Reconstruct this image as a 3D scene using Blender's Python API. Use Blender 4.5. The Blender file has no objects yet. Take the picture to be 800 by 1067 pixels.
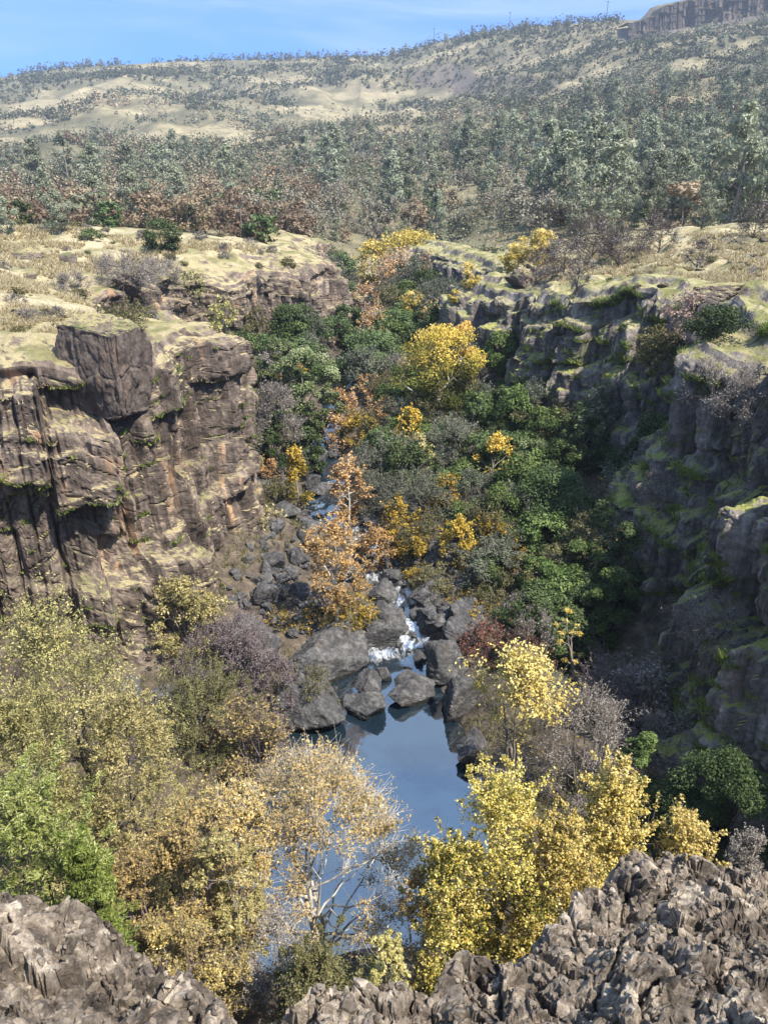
import bpy, bmesh, math, random
import numpy as np
from mathutils import Vector

R_ = math.radians
SC = bpy.context.scene
COL = SC.collection
rnd = random.Random(7)

# ------------------------------------------------------------------ camera
PITCH, FPX = R_(23.5), 800.0
CP, SP = math.cos(PITCH), math.sin(PITCH)

def ray(u, v):
    """direction of the sight line through photograph pixel (u, v) of 800 x 1067"""
    a, b = (u - 400.0) / FPX, (533.5 - v) / FPX
    return Vector((a, CP + SP * b, -SP + CP * b))

def at_depth(u, v, Y):
    d = ray(u, v)
    return d * (Y / d.y)

cam_d = bpy.data.cameras.new('camera')
cam = bpy.data.objects.new('camera', cam_d)
COL.objects.link(cam)
cam.rotation_euler = (math.pi / 2 - PITCH, 0, 0)
cam_d.sensor_fit = 'HORIZONTAL'
cam_d.sensor_width = 36.0
cam_d.lens = 36.0 * FPX / 800.0
cam_d.clip_start = 0.1
cam_d.clip_end = 9000
SC.camera = cam

# ------------------------------------------------------------------ noise (numpy)
def _h(ix, iy, iz, seed):
    n = (ix.astype(np.int64) * 374761393 + iy.astype(np.int64) * 668265263 + iz.astype(np.int64) * 2147483647 + seed * 1274126177) & 0xFFFFFFFF
    n = ((n ^ (n >> 13)) * 1274126177) & 0xFFFFFFFF
    n = ((n ^ (n >> 16)) * 2246822519) & 0xFFFFFFFF
    n = n ^ (n >> 13)
    return (n & 0xFFFFFF) / float(0x1000000)

def vnoise(x, y, z=None, seed=0):
    x = np.asarray(x, float); y = np.asarray(y, float)
    z = np.zeros_like(x) if z is None else np.asarray(z, float)
    ix, iy, iz = np.floor(x), np.floor(y), np.floor(z)
    fx, fy, fz = x - ix, y - iy, z - iz
    fx, fy, fz = [f * f * f * (f * (f * 6 - 15) + 10) for f in (fx, fy, fz)]
    r = 0
    for dx in (0, 1):
        for dy in (0, 1):
            for dz in (0, 1):
                w = (fx if dx else 1 - fx) * (fy if dy else 1 - fy) * (fz if dz else 1 - fz)
                r = r + w * _h(ix + dx, iy + dy, iz + dz, seed)
    return r * 2 - 1

def fbm(x, y, z=None, seed=0, octv=4, gain=0.5):
    a, s, f = 0.0, 1.0, 1.0
    for o in range(octv):
        a = a + s * vnoise(x * f, y * f, None if z is None else z * f, seed + o * 17)
        s *= gain; f *= 2.03
    return a

def voro(x, y, seed=0, p=2.0, jit=0.85):
    """2-D cells: distance to the nearest and second centre, three random numbers of the cell, offset from its centre"""
    ix, iy = np.floor(x), np.floor(y)
    f1 = np.full(x.shape, 9.0); f2 = np.full(x.shape, 9.0)
    cx = np.zeros(x.shape); cy = np.zeros(x.shape)
    ox = np.zeros(x.shape); oy = np.zeros(x.shape)
    zero = np.zeros_like(ix)
    for dx in (-1, 0, 1):
        for dy in (-1, 0, 1):
            gx, gy = ix + dx, iy + dy
            px = gx + 0.5 + jit * (_h(gx, gy, zero, seed) - 0.5)
            py = gy + 0.5 + jit * (_h(gx, gy, zero + 1, seed) - 0.5)
            ex, ey = x - px, y - py
            if p == 2.0:
                d = np.sqrt(ex * ex + ey * ey)
            else:
                d = (np.abs(ex) ** p + np.abs(ey) ** p) ** (1 / p)
            near = d < f1
            f2 = np.where(near, f1, np.minimum(f2, d))
            cx = np.where(near, gx, cx); cy = np.where(near, gy, cy)
            ox = np.where(near, ex, ox); oy = np.where(near, ey, oy)
            f1 = np.where(near, d, f1)
    r = [_h(cx, cy, zero + 5 + k, seed) for k in range(3)]
    return f1, f2, r, ox, oy

def softvoro(x, y, seed, a, b, c, k=16.0, p=2.0, jit=.85):
    """cells as tilted facets with narrow worn steps between them; returns height and distance to the nearest edge"""
    ix, iy = np.floor(x), np.floor(y)
    zero = np.zeros_like(ix); num = np.zeros(x.shape); den = np.zeros(x.shape) + 1e-12
    f1 = np.full(x.shape, 9.0); f2 = np.full(x.shape, 9.0)
    for dx in (-1, 0, 1):
        for dy in (-1, 0, 1):
            gx, gy = ix + dx, iy + dy
            h0 = _h(gx, gy, zero, seed); h1 = _h(gx, gy, zero + 1, seed); h2 = _h(gx, gy, zero + 5, seed)
            ex = x - gx - .5 - jit * (h0 - .5); ey = y - gy - .5 - jit * (h1 - .5)
            d = np.sqrt(ex * ex + ey * ey) if p == 2.0 else (np.abs(ex) ** p + np.abs(ey) ** p) ** (1 / p)
            f2 = np.minimum(f2, np.maximum(f1, d)); f1 = np.minimum(f1, d)
            wgt = np.exp(-k * d)
            h3 = (h0 * 7.31 + h2 * 3.77) % 1.0; h4 = (h1 * 5.17 + h2 * 9.13) % 1.0
            num += wgt * (a * (h2 - .5) + b * (h3 - .5) * ex + c * (h4 - .5) * ey); den += wgt
    return num / den, f2 - f1

def blocks(x, y, seed, amp, tx, ty, kx=30.0, ky=30.0, jit=.8):
    """jointed rock: upright columns, each broken at its own heights; returns offset, distance to upright joint, to cross joint"""
    ix = np.floor(x); z0 = np.zeros_like(ix)
    num = np.zeros(x.shape); den = np.zeros(x.shape) + 1e-12
    f1 = np.full(x.shape, 9.0); f2 = f1.copy(); ey_near = f1.copy()
    for dx in (-1, 0, 1):
        gx = ix + dx
        ra = _h(gx, z0, z0, seed); rb = _h(gx, z0, z0 + 1, seed); rc = _h(gx, z0, z0 + 2, seed)
        ex = x - gx - .5 - jit * (ra - .5); d = np.abs(ex)
        Y = y * (.65 + .8 * rb) + rc * 17.0; iy = np.floor(Y)
        n2 = np.zeros(x.shape); d2 = np.zeros(x.shape) + 1e-12; g1 = np.full(x.shape, 9.0); g2 = g1.copy()
        for dy in (-1, 0, 1):
            gy = iy + dy
            r0 = _h(gx, gy, z0 + 3, seed); r1 = _h(gx, gy, z0 + 4, seed); r2 = _h(gx, gy, z0 + 5, seed)
            ey = Y - gy - .5 - jit * (r0 - .5); e = np.abs(ey)
            wy = np.exp(-ky * e); n2 += wy * (amp * (r2 - .5) + tx * (r1 - .5) * ex + ty * (((r1 * 7.3) % 1) - .5) * ey); d2 += wy
            g2 = np.minimum(g2, np.maximum(g1, e)); g1 = np.minimum(g1, e)
        wx = np.exp(-kx * d); num += wx * n2 / d2; den += wx
        ey_near = np.where(d < f1, g2 - g1, ey_near)
        f2 = np.minimum(f2, np.maximum(f1, d)); f1 = np.minimum(f1, d)
    return num / den, f2 - f1, ey_near

def sstep(a, b, x):
    t = np.clip((x - a) / (b - a), 0, 1)
    return t * t * (3 - 2 * t)

# ------------------------------------------------------------------ mesh helpers
def make_mesh(name, V, F, mats, midx=None, attrs=None, smooth=False):
    """V (n,3), F (m,k) or a list of such arrays; one mesh datablock"""
    Fs = F if isinstance(F, list) else [F]
    Fs = [np.asarray(f, np.int32) for f in Fs if len(f)]
    me = bpy.data.meshes.new(name)
    V = np.asarray(V, np.float32)
    me.vertices.add(len(V)); me.vertices.foreach_set('co', V.ravel())
    loops = np.concatenate([f.ravel() for f in Fs])
    sizes = np.concatenate([np.full(len(f), f.shape[1], np.int32) for f in Fs])
    starts = np.concatenate([[0], np.cumsum(sizes)[:-1]]).astype(np.int32)
    me.loops.add(len(loops)); me.loops.foreach_set('vertex_index', loops)
    me.polygons.add(len(sizes)); me.polygons.foreach_set('loop_start', starts)
    try:
        me.polygons.foreach_set('loop_total', sizes)
    except Exception:
        pass
    for m in (mats if isinstance(mats, (list, tuple)) else [mats]):
        me.materials.append(m)
    if midx is not None:
        me.polygons.foreach_set('material_index', np.asarray(midx, np.int32))
    me.polygons.foreach_set('use_smooth', np.full(len(sizes), bool(smooth)))
    for k, a in (attrs or {}).items():
        at = me.attributes.new(k, 'FLOAT', 'POINT')
        at.data.foreach_set('value', np.asarray(a, np.float32))
    me.update(calc_edges=True)
    return me

def link(name, me, parent=None, loc=(0, 0, 0)):
    o = bpy.data.objects.new(name, me)
    COL.objects.link(o)
    o.location = loc
    if parent is not None:
        o.parent = parent
    return o

def tag(o, label=None, cat=None, group=None, kind=None):
    if label: o['label'] = label
    if cat: o['category'] = cat
    if group: o['group'] = group
    if kind: o['kind'] = kind
    return o

def grid_faces(nr, nc, flip=False):
    i = np.arange(nr - 1)[:, None] * nc + np.arange(nc - 1)[None, :]
    i = i.ravel()
    f = np.stack([i, i + 1, i + nc + 1, i + nc], 1)
    return f[:, ::-1] if flip else f

# ------------------------------------------------------------------ materials
class NT:
    def __init__(s, name):
        s.m = bpy.data.materials.new(name); s.m.use_nodes = True
        s.t = s.m.node_tree; s.t.nodes.clear()
        s.out = s.t.nodes.new('ShaderNodeOutputMaterial')
    def n(s, typ, ins=None, **kw):
        nd = s.t.nodes.new('ShaderNode' + typ)
        for k, v in kw.items(): setattr(nd, k, v)
        for k, v in (ins or {}).items():
            sk = nd.inputs[k]
            if hasattr(v, 'is_output') or isinstance(v, bpy.types.NodeSocket): s.t.links.new(v, sk)
            else: sk.default_value = v
        return nd
    def math(s, op, a, b=None, c=None, clamp=False):
        ins = {0: a}
        if b is not None: ins[1] = b
        if c is not None: ins[2] = c
        return s.n('Math', ins, operation=op, use_clamp=clamp).outputs[0]
    def noise(s, vec, scale, detail=4, rough=0.55, dist=0.0):
        return s.n('TexNoise', {'Vector': vec, 'Scale': scale, 'Detail': detail, 'Roughness': rough, 'Distortion': dist}).outputs[0]
    def ramp(s, fac, stops, interp='LINEAR'):
        nd = s.n('ValToRGB', {'Fac': fac}); cr = nd.color_ramp; cr.interpolation = interp
        while len(cr.elements) < len(stops): cr.elements.new(0.5)
        for e, (p, c) in zip(cr.elements, stops):
            e.position = p; e.color = (c[0], c[1], c[2], 1) if not isinstance(c, (int, float)) else (c, c, c, 1)
        return nd.outputs[0]
    def rng(s, x, a, b, lo=0.0, hi=1.0):
        return s.n('MapRange', {'Value': x, 'From Min': a, 'From Max': b, 'To Min': lo, 'To Max': hi}, interpolation_type='SMOOTHSTEP').outputs[0]
    def mix(s, f, a, b, mode='MIX'):
        nd = s.n('Mix', None, data_type='RGBA', blend_type=mode)
        for sk, v in ((nd.inputs[0], f), (nd.inputs[6], a), (nd.inputs[7], b)):
            if isinstance(v, bpy.types.NodeSocket): s.t.links.new(v, sk)
            elif sk.type == 'RGBA': sk.default_value = (v[0], v[1], v[2], 1)
            else: sk.default_value = v
        return nd.outputs[2]
    def pos(s, scale=(1, 1, 1)):
        g = s.n('NewGeometry')
        mp = s.n('Mapping', {'Vector': g.outputs['Position'], 'Scale': scale})
        return mp.outputs[0], g
    def attr(s, name):
        return s.n('Attribute', None, attribute_name=name).outputs['Fac']
    def bsdf(s, col, rough=0.9, spec=0.25, bump=None, bstr=0.5, bdist=0.1):
        ins = {'Base Color': col, 'Roughness': rough, 'Specular IOR Level': spec}
        b = s.n('BsdfPrincipled', ins)
        if bump is not None:
            bp = s.n('Bump', {'Height': bump, 'Strength': bstr, 'Distance': bdist})
            s.t.links.new(bp.outputs[0], b.inputs['Normal'])
        return b.outputs[0]
    def done(s, sh):
        s.t.links.new(sh, s.out.inputs['Surface']); return s.m

def rock_mat(name, dark, mid, light, fresh=(0.42, 0.27, 0.16), fresh_amt=0.5, moss=(0.12, 0.16, 0.035), moss2=(0.4, 0.34, 0.17),
             moss_lo=0.35, moss_hi=0.62, streak=0.22, mosswall=0.0, scale=1.0, wet=False, dry_above=None):
    t = NT(name)
    p, g = t.pos(); ps, _ = t.pos((1, 1, streak))
    nz = t.n('SeparateXYZ', {0: g.outputs['Normal']}).outputs[2]
    a = t.noise(ps, 0.9 * scale, 7, 0.66, 0.6)
    b = t.noise(p, 3.1 * scale, 6, 0.7)
    c = t.noise(p, 0.22 * scale, 3, 0.5)
    v = t.math('ADD', t.math('MULTIPLY', a, 0.62), t.math('MULTIPLY', b, 0.38))
    col = t.ramp(v, [(0.34, dark), (0.5, mid), (0.66, light)])
    # fresh, iron-stained faces where slabs have broken away
    fz = t.noise(ps, 0.45 * scale, 4, 0.6, 0.8)
    ff = t.math('MULTIPLY', t.rng(fz, 0.56, 0.66), t.rng(c, 0.42, 0.62))
    col = t.mix(t.math('MULTIPLY', ff, fresh_amt), col, fresh)
    # pale lichen
    lf = t.rng(t.noise(p, 7.0 * scale, 5, 0.75), 0.6, 0.72)
    col = t.mix(t.math('MULTIPLY', lf, 0.45), col, (0.36, 0.34, 0.3))
    # dark run-off bands
    d = t.rng(t.noise(t.pos((1, 1, 0.04))[0], 1.3 * scale, 4, 0.6), 0.5, 0.68)
    col = t.mix(t.math('MULTIPLY', d, 0.5), col, dark)
    # every block weathers to its own tone
    col = t.n('HueSaturation', {'Color': col, 'Hue': t.math('ADD', .5, t.math('MULTIPLY', t.attr('tone'), .012)), 'Value': t.math('ADD', 1.0, t.math('MULTIPLY', t.attr('tone'), 1.1))}).outputs[0]
    # moss and grass where it is flat enough to hold soil
    mn = t.noise(p, 0.8 * scale, 6, 0.7)
    mz = t.math('ADD', nz, t.math('MULTIPLY', t.math('SUBTRACT', mn, 0.5), 0.9))
    mf = t.rng(mz, moss_lo, moss_hi)
    gcol = t.mix(t.rng(t.noise(p, 0.33, 4, 0.6), 0.36 if not mosswall else 0.33, 0.56 if not mosswall else 0.5), moss, moss2)
    if dry_above is not None:
        zz_ = t.math('ADD', t.n('SeparateXYZ', {0: g.outputs['Position']}).outputs[2], t.math('MULTIPLY', t.noise(p, .3, 3), 3.0))
        gcol = t.mix(t.rng(zz_, dry_above - 1.0, dry_above + 1.5), gcol, t.mix(t.rng(t.noise(p, .5, 4, .6), .4, .6), (.2, .19, .08), (.42, .36, .21)))
    gcol = t.mix(t.rng(t.noise(p, 9.0, 4, 0.8), 0.35, 0.7, 0, 0.55), gcol, (gcol_dark := (moss[0] * 0.5, moss[1] * 0.5, moss[2] * 0.6)))
    col = t.mix(mf, col, gcol)
    if mosswall:
        wf = t.math('MULTIPLY', t.rng(t.noise(p, 0.5, 6, 0.72), 0.54, 0.66), mosswall)
        col = t.mix(wf, col, moss)
    if wet:
        pz = t.n('SeparateXYZ', {0: g.outputs['Position']}).outputs[2]
        wl = t.math('ADD', pz, t.math('MULTIPLY', b, .25))
        col = t.mix(t.rng(wl, -29.45, -29.65), col, (.018, .017, .016))
    bh = t.math('ADD', t.math('MULTIPLY', t.noise(ps, 2.2 * scale, 9, 0.75, 0.4), 1.0), t.math('MULTIPLY', b, 0.5))
    return t.done(t.bsdf(col, 0.93, 0.15, bh, 0.9, 0.22 / scale))

def leaf_mat(name, stops, trans=0.35, var=0.25, rough=0.75):
    """leaf colours picked per leaf (attribute) and per plant"""
    t = NT(name)
    col = t.ramp(t.attr('tint'), stops)
    oi = t.n('ObjectInfo')
    hsv = t.n('HueSaturation', {'Color': col, 'Hue': t.rng(oi.outputs['Random'], 0, 1, 0.493, 0.507), 'Saturation': 1.0,
                                'Value': t.rng(oi.outputs['Random'], 0, 1, 1 - var, 1 + var)})
    b = t.n('BsdfPrincipled', {'Base Color': hsv.outputs[0], 'Roughness': rough, 'Specular IOR Level': 0.12})
    tr = t.n('BsdfTranslucent', {'Color': hsv.outputs[0]})
    mx = t.n('MixShader', {0: trans, 1: b.outputs[0], 2: tr.outputs[0]})
    return t.done(mx.outputs[0])

def bark_mat(name, c1, c2, scale=4.0):
    t = NT(name)
    p, g = t.pos((1, 1, 0.3))
    n = t.noise(p, scale, 6, 0.7)
    return t.done(t.bsdf(t.ramp(n, [(0.35, c1), (0.65, c2)]), 0.9, 0.1, n, 0.5, 0.05))

# ------------------------------------------------------------------ world and sun
SUN_EL, SUN_AZ = R_(55), R_(128)          # azimuth measured clockwise from the view direction (+Y)
w = bpy.data.worlds.new('World'); SC.world = w; w.use_nodes = True
nt = w.node_tree; nt.nodes.clear()
wo = nt.nodes.new('ShaderNodeOutputWorld'); bg = nt.nodes.new('ShaderNodeBackground')
sky = nt.nodes.new('ShaderNodeTexSky'); sky.sky_type = 'NISHITA'; sky.sun_disc = False
sky.sun_elevation = SUN_EL; sky.sun_rotation = SUN_AZ
sky.altitude = 300; sky.air_density = 1.0; sky.dust_density = 0.3; sky.ozone_density = 3.0
tc = nt.nodes.new('ShaderNodeTexCoord')
mp = nt.nodes.new('ShaderNodeMapping'); mp.inputs['Scale'].default_value = (1.2, 1.2, 11.0); mp.inputs['Rotation'].default_value = (0.1, -0.16, 0.4)
no = nt.nodes.new('ShaderNodeTexNoise'); no.inputs['Scale'].default_value = 1.7; no.inputs['Detail'].default_value = 7; no.inputs['Roughness'].default_value = 0.55; no.inputs['Distortion'].default_value = 0.9
mr = nt.nodes.new('ShaderNodeMapRange'); mr.interpolation_type = 'SMOOTHSTEP'
mr.inputs['From Min'].default_value = 0.40; mr.inputs['From Max'].default_value = 0.72; mr.inputs['To Max'].default_value = 0.55
mxs = nt.nodes.new('ShaderNodeMix'); mxs.data_type = 'RGBA'
mxs.inputs[7].default_value = (1.75, 2.25, 2.7, 1)
L = nt.links.new
L(tc.outputs['Generated'], mp.inputs[0]); L(mp.outputs[0], no.inputs['Vector']); L(no.outputs[0], mr.inputs['Value'])
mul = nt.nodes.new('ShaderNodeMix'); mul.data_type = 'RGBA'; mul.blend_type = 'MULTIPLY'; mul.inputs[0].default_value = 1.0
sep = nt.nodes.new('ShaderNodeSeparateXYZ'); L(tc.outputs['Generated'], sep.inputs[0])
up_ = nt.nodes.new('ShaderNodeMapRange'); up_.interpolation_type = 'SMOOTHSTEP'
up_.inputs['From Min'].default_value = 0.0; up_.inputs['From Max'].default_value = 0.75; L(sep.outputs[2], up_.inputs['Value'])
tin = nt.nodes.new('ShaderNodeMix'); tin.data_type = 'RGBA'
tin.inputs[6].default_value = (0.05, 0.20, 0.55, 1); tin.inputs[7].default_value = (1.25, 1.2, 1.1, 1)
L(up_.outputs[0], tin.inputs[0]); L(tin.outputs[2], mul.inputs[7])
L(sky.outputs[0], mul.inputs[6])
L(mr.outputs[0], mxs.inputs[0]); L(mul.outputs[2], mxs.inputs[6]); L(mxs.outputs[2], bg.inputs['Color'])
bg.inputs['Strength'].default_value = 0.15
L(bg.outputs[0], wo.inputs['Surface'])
sd_ = bpy.data.lights.new('sun', 'SUN'); sd_.energy = 4.2; sd_.angle = R_(0.53); sd_.color = (1.0, 0.93, 0.82)
sun = bpy.data.objects.new('sun', sd_); COL.objects.link(sun)
sv = Vector((math.cos(SUN_EL) * math.sin(SUN_AZ), math.cos(SUN_EL) * math.cos(SUN_AZ), math.sin(SUN_EL)))
sun.rotation_euler = sv.to_track_quat('Z', 'Y').to_euler(); sun.location = sv * 300
SC.view_settings.view_transform = 'Standard'; SC.view_settings.look = 'None'
SC.view_settings.exposure = 1.3; SC.view_settings.gamma = 1.0
SC.render.engine = 'CYCLES'
SC.cycles.use_denoising = True
SC.cycles.max_bounces = 6; SC.cycles.diffuse_bounces = 3; SC.cycles.transmission_bounces = 4; SC.cycles.volume_bounces = 0
SC.cycles.caustics_reflective = False; SC.cycles.caustics_refractive = False

# ------------------------------------------------------------------ the lie of the land
LEFT = [(-30, 6), (-34, 18), (-31, 31), (-25.5, 40), (-20.5, 42.5), (-16.5, 45), (-14, 50), (-12.8, 55), (-14, 60), (-18, 64), (-24, 70), (-27, 80), (-26, 90),
        (-20, 97), (-13.5, 102), (-9, 109), (-9, 120), (-12, 134), (-13, 152)]
RIGHT = [(25, 6), (25, 18), (24, 29), (23.4, 37), (22.2, 42.5), (20.2, 46.5), (20.0, 49.5), (23, 53), (24.5, 60), (21, 67), (16.5, 76), (12.2, 85), (10.5, 92),
         (13, 100), (14, 110), (11, 122), (6, 138), (2, 152)]

def resample(P, ds):
    P = np.array(P, float)
    n = len(P); out = []
    for i in range(n - 1):
        p0, p1, p2, p3 = P[max(i - 1, 0)], P[i], P[i + 1], P[min(i + 2, n - 1)]
        for k in np.linspace(0, 1, 60, endpoint=False):
            out.append(0.5 * ((2 * p1) + (-p0 + p2) * k + (2 * p0 - 5 * p1 + 4 * p2 - p3) * k * k + (-p0 + 3 * p1 - 3 * p2 + p3) * k ** 3))
    out.append(P[-1]); out = np.array(out)
    s = np.concatenate([[0], np.cumsum(np.hypot(*np.diff(out, axis=0).T))])
    if np.isscalar(ds):
        ss = np.arange(0, s[-1], ds)
    else:
        ss = [0.0]
        while ss[-1] < s[-1]:
            y = np.interp(ss[-1], s, out[:, 1]); ss.append(ss[-1] + ds[0] + ds[1] * max(0, y - 40))
        ss = np.array(ss[:-1])
    return np.stack([np.interp(ss, s, out[:, 0]), np.interp(ss, s, out[:, 1])], 1), ss

Lp, _ = resample(LEFT, 1.0); Rp, _ = resample(RIGHT, 1.0)
POLY = np.concatenate([Lp, Rp[::-1]])

def sdist(x, y):
    """signed distance to the canyon outline, positive inside"""
    out = np.full(x.shape, -60.0)
    m = (x > -75) & (x < 65) & (y > -40) & (y < 200)
    px, py = x[m], y[m]
    A = POLY; B = np.roll(POLY, -1, 0)
    best = np.full(px.shape, 1e9); ins = np.zeros(px.shape, bool)
    for (ax, ay), (bx, by) in zip(A, B):
        ex, ey = bx - ax, by - ay
        t = np.clip(((px - ax) * ex + (py - ay) * ey) / (ex * ex + ey * ey + 1e-9), 0, 1)
        best = np.minimum(best, (px - ax - t * ex) ** 2 + (py - ay - t * ey) ** 2)
        if by != ay:
            c = ((ay > py) != (by > py)) & (px < (bx - ax) * (py - ay) / (by - ay) + ax)
            ins ^= c
    d = np.sqrt(best)
    out[m] = np.where(ins, d, -d)
    return out

CR = np.array([  # Y, centre x, half width, water z
    (10, -1, 1.0, -30), (19, -1, 3.0, -30), (24, -.8, 5.4, -30), (30, -1.6, 7.0, -30), (34, -1.9, 7.2, -30), (37, -1.7, 6.4, -30), (40, -.7, 4.6, -30), (43.5, .8, 2.0, -29.95),
    (46, 1.3, 1.7, -29.4), (50, 1.0, 1.7, -28.5), (54, 0, 1.9, -27.7), (58, -2.5, 1.9, -27.1), (61, -5, 1.9, -26.8), (66, -5.6, 1.9, -26.3), (70, -5.6, 1.5, -25.3),
    (80, -6, 1.4, -24), (110, -4, 1.2, -21.5), (150, -2, 1.0, -19), (170, -2, .5, -18)])
def creek(y):
    return [np.interp(y, CR[:, 0], CR[:, k]) for k in (1, 2, 3)]

SKY_AZ = [-.6, -.437, -.37, -.234, -.13, 0, .033, .107, .172, .256, .272, .29, .34, .42, .6]
SKY_R = [.10, .106, .115, .122, .124, .127, .134, .150, .156, .162, .162, .163, .172, .183, .195]
RID_Y = 1400

def far_z(x, y):
    az = x / np.maximum(y, 1)
    R = np.interp(az, SKY_AZ, SKY_R)
    Yr = 1400 - 330 * sstep(-.02, .30, az)
    yy = np.minimum(y, Yr)
    wv = np.clip((yy - 150) / (Yr - 150), 0, 1)
    ratio = -.07 + (R + .07) * wv ** .57
    z = ratio * yy
    und = fbm(x / 170, y / 170, seed=31, octv=5) * .018 * yy * np.sin(np.clip(wv, 0, 1) * math.pi)
    gul = -np.abs(fbm(x / 90 + y / 300, y / 240, seed=77, octv=3)) * .012 * yy * np.sin(np.clip(wv, 0, 1) * math.pi)
    # the rimrock band under the right-hand summit
    mesa = 11 * sstep(.282, .296, az + .006 * vnoise(x / 25, y / 25, seed=4)) * (sstep(.925, .937, wv + .012 * vnoise(x / 30, y / 30, seed=5)))
    val = -8.5 * np.exp(-((x - .01 * y) / (15 + .03 * y)) ** 2) * sstep(330, 150, y)
    drop = np.where(y > Yr, -(y - Yr) * .03, 0)
    return z + und + gul + mesa + drop + val

def near_slope(x, y):
    return np.interp(y + 1.2 * vnoise(x / 6, y / 6, seed=3), [-60, -4, .5, 3, 5, 7, 10, 14, 19, 23], [-4.5, -4.2, -4.8, -9, -13, -16, -19, -22.5, -28, -31])

def plateau_z(x, y, sd):
    d = np.maximum(-sd, 0)
    z = -11.5 + 4.6 * (1 - np.exp(-d / 9.0)) + .018 * d
    z = z + .55 * fbm(x / 11, y / 11, seed=12, octv=4) + .22 * np.abs(fbm(x / 3, y / 3, seed=19, octv=3))
    right = (x > 0)
    zr_ = np.interp(y, [20, 30, 40, 46, 50, 57, 90, 125], [-8, -8, -8.6, -11, -10.4, -9.2, -12.4, -12.4]) + .12 * np.minimum(d, 45) + 1.0 * (1 - np.exp(-d / 2.5))
    z = np.where(right, zr_ + .5 * fbm(x / 11, y / 11, seed=12, octv=4) + .2 * np.abs(fbm(x / 3, y / 3, seed=19, octv=3)), z)
    # rock steps that run across the right-hand slope
    st = np.abs(((z * 1.0 + .05 * x + .6 * fbm(x / 14, y / 14, seed=8)) % 1.3) / 1.3 - .5)
    z = z + np.where(right, .6 * sstep(.15, .4, st), .18 * sstep(.2, .45, st))
    return z

def floor_z(x, y, sd):
    cx, hw, wz = creek(y)
    d = np.abs(x - cx) - hw
    z = wz + np.where(d > 0, .15 + .13 * d + .5 * sstep(0, 2, d), np.maximum(d, -1.5) * .8)
    z = z + 2.6 * sstep(6.5, 0, sd) * sstep(1, 5, d)
    return z + (.35 * fbm(x / 3.2, y / 3.2, seed=44, octv=4) + .5 * np.abs(fbm(x / 8, y / 8, seed=45))) * sstep(-.3, 2.5, d)

def land(x, y):
    sd = sdist(x, y)
    pl = plateau_z(x, y, sd)
    ramp_far = sstep(105, 165, y)
    pl = pl * (1 - ramp_far) + np.maximum(far_z(x, y), -30) * ramp_far
    nearmix = sstep(16, 6, y) * sstep(34, 16, np.abs(x))
    pl = pl * (1 - nearmix) + near_slope(x, y) * nearmix
    fl = np.maximum(floor_z(x, y, sd), near_slope(x, y))
    w_in = sstep(-4.6, -2.8, sd)
    w_in = np.where(y > 120, w_in * (1 - sstep(140, 160, y)), w_in)
    return pl * (1 - w_in) + fl * w_in, sd, w_in

def graded(lo, hi, step, out_hi, g):
    a = list(np.arange(lo, hi + 1e-6, step)); s = step
    while a[-1] < out_hi:
        s *= g; a.append(a[-1] + s)
    return a
xs = graded(0, 55, .55, 1050, 1.03); xs = np.array([-v for v in xs[:0:-1]] + xs)
ys = graded(-30, 150, .55, 1650, 1.010); ys = np.array([-600, -300, -150, -80, -50] + ys)
GX, GY = np.meshgrid(xs, ys)
gz, gsd, gin = land(GX.ravel(), GY.ravel())
# ------------------------------------------------------------------ materials of the setting
M_rock_l = rock_mat('basalt_warm', (.045, .037, .032), (.13, .102, .084), (.31, .245, .19), fresh=(.46, .29, .17), fresh_amt=.85,
                    moss=(.2, .19, .08), moss2=(.42, .35, .2), moss_lo=.72, moss_hi=.92)
M_rock_r = rock_mat('basalt_dark', (.045, .039, .036), (.185, .16, .142), (.42, .37, .325), fresh=(.3, .2, .14), fresh_amt=.35,
                    moss=(.18, .23, .04), moss2=(.34, .33, .1), dry_above=-12.0, moss_lo=.6, moss_hi=.85, mosswall=.45)
M_block = rock_mat('block_rock', (.05, .042, .037), (.115, .092, .078), (.21, .17, .14), fresh=(.3, .2, .13), fresh_amt=.25, moss_lo=.75, moss_hi=1.0)
M_boulder = rock_mat('river_boulder_rock', (.026, .025, .026), (.08, .078, .078), (.19, .185, .18), fresh=(.2, .16, .13), fresh_amt=.3,
                     moss_lo=1.35, moss_hi=1.6, streak=1.0, scale=1.6, wet=True)

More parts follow.
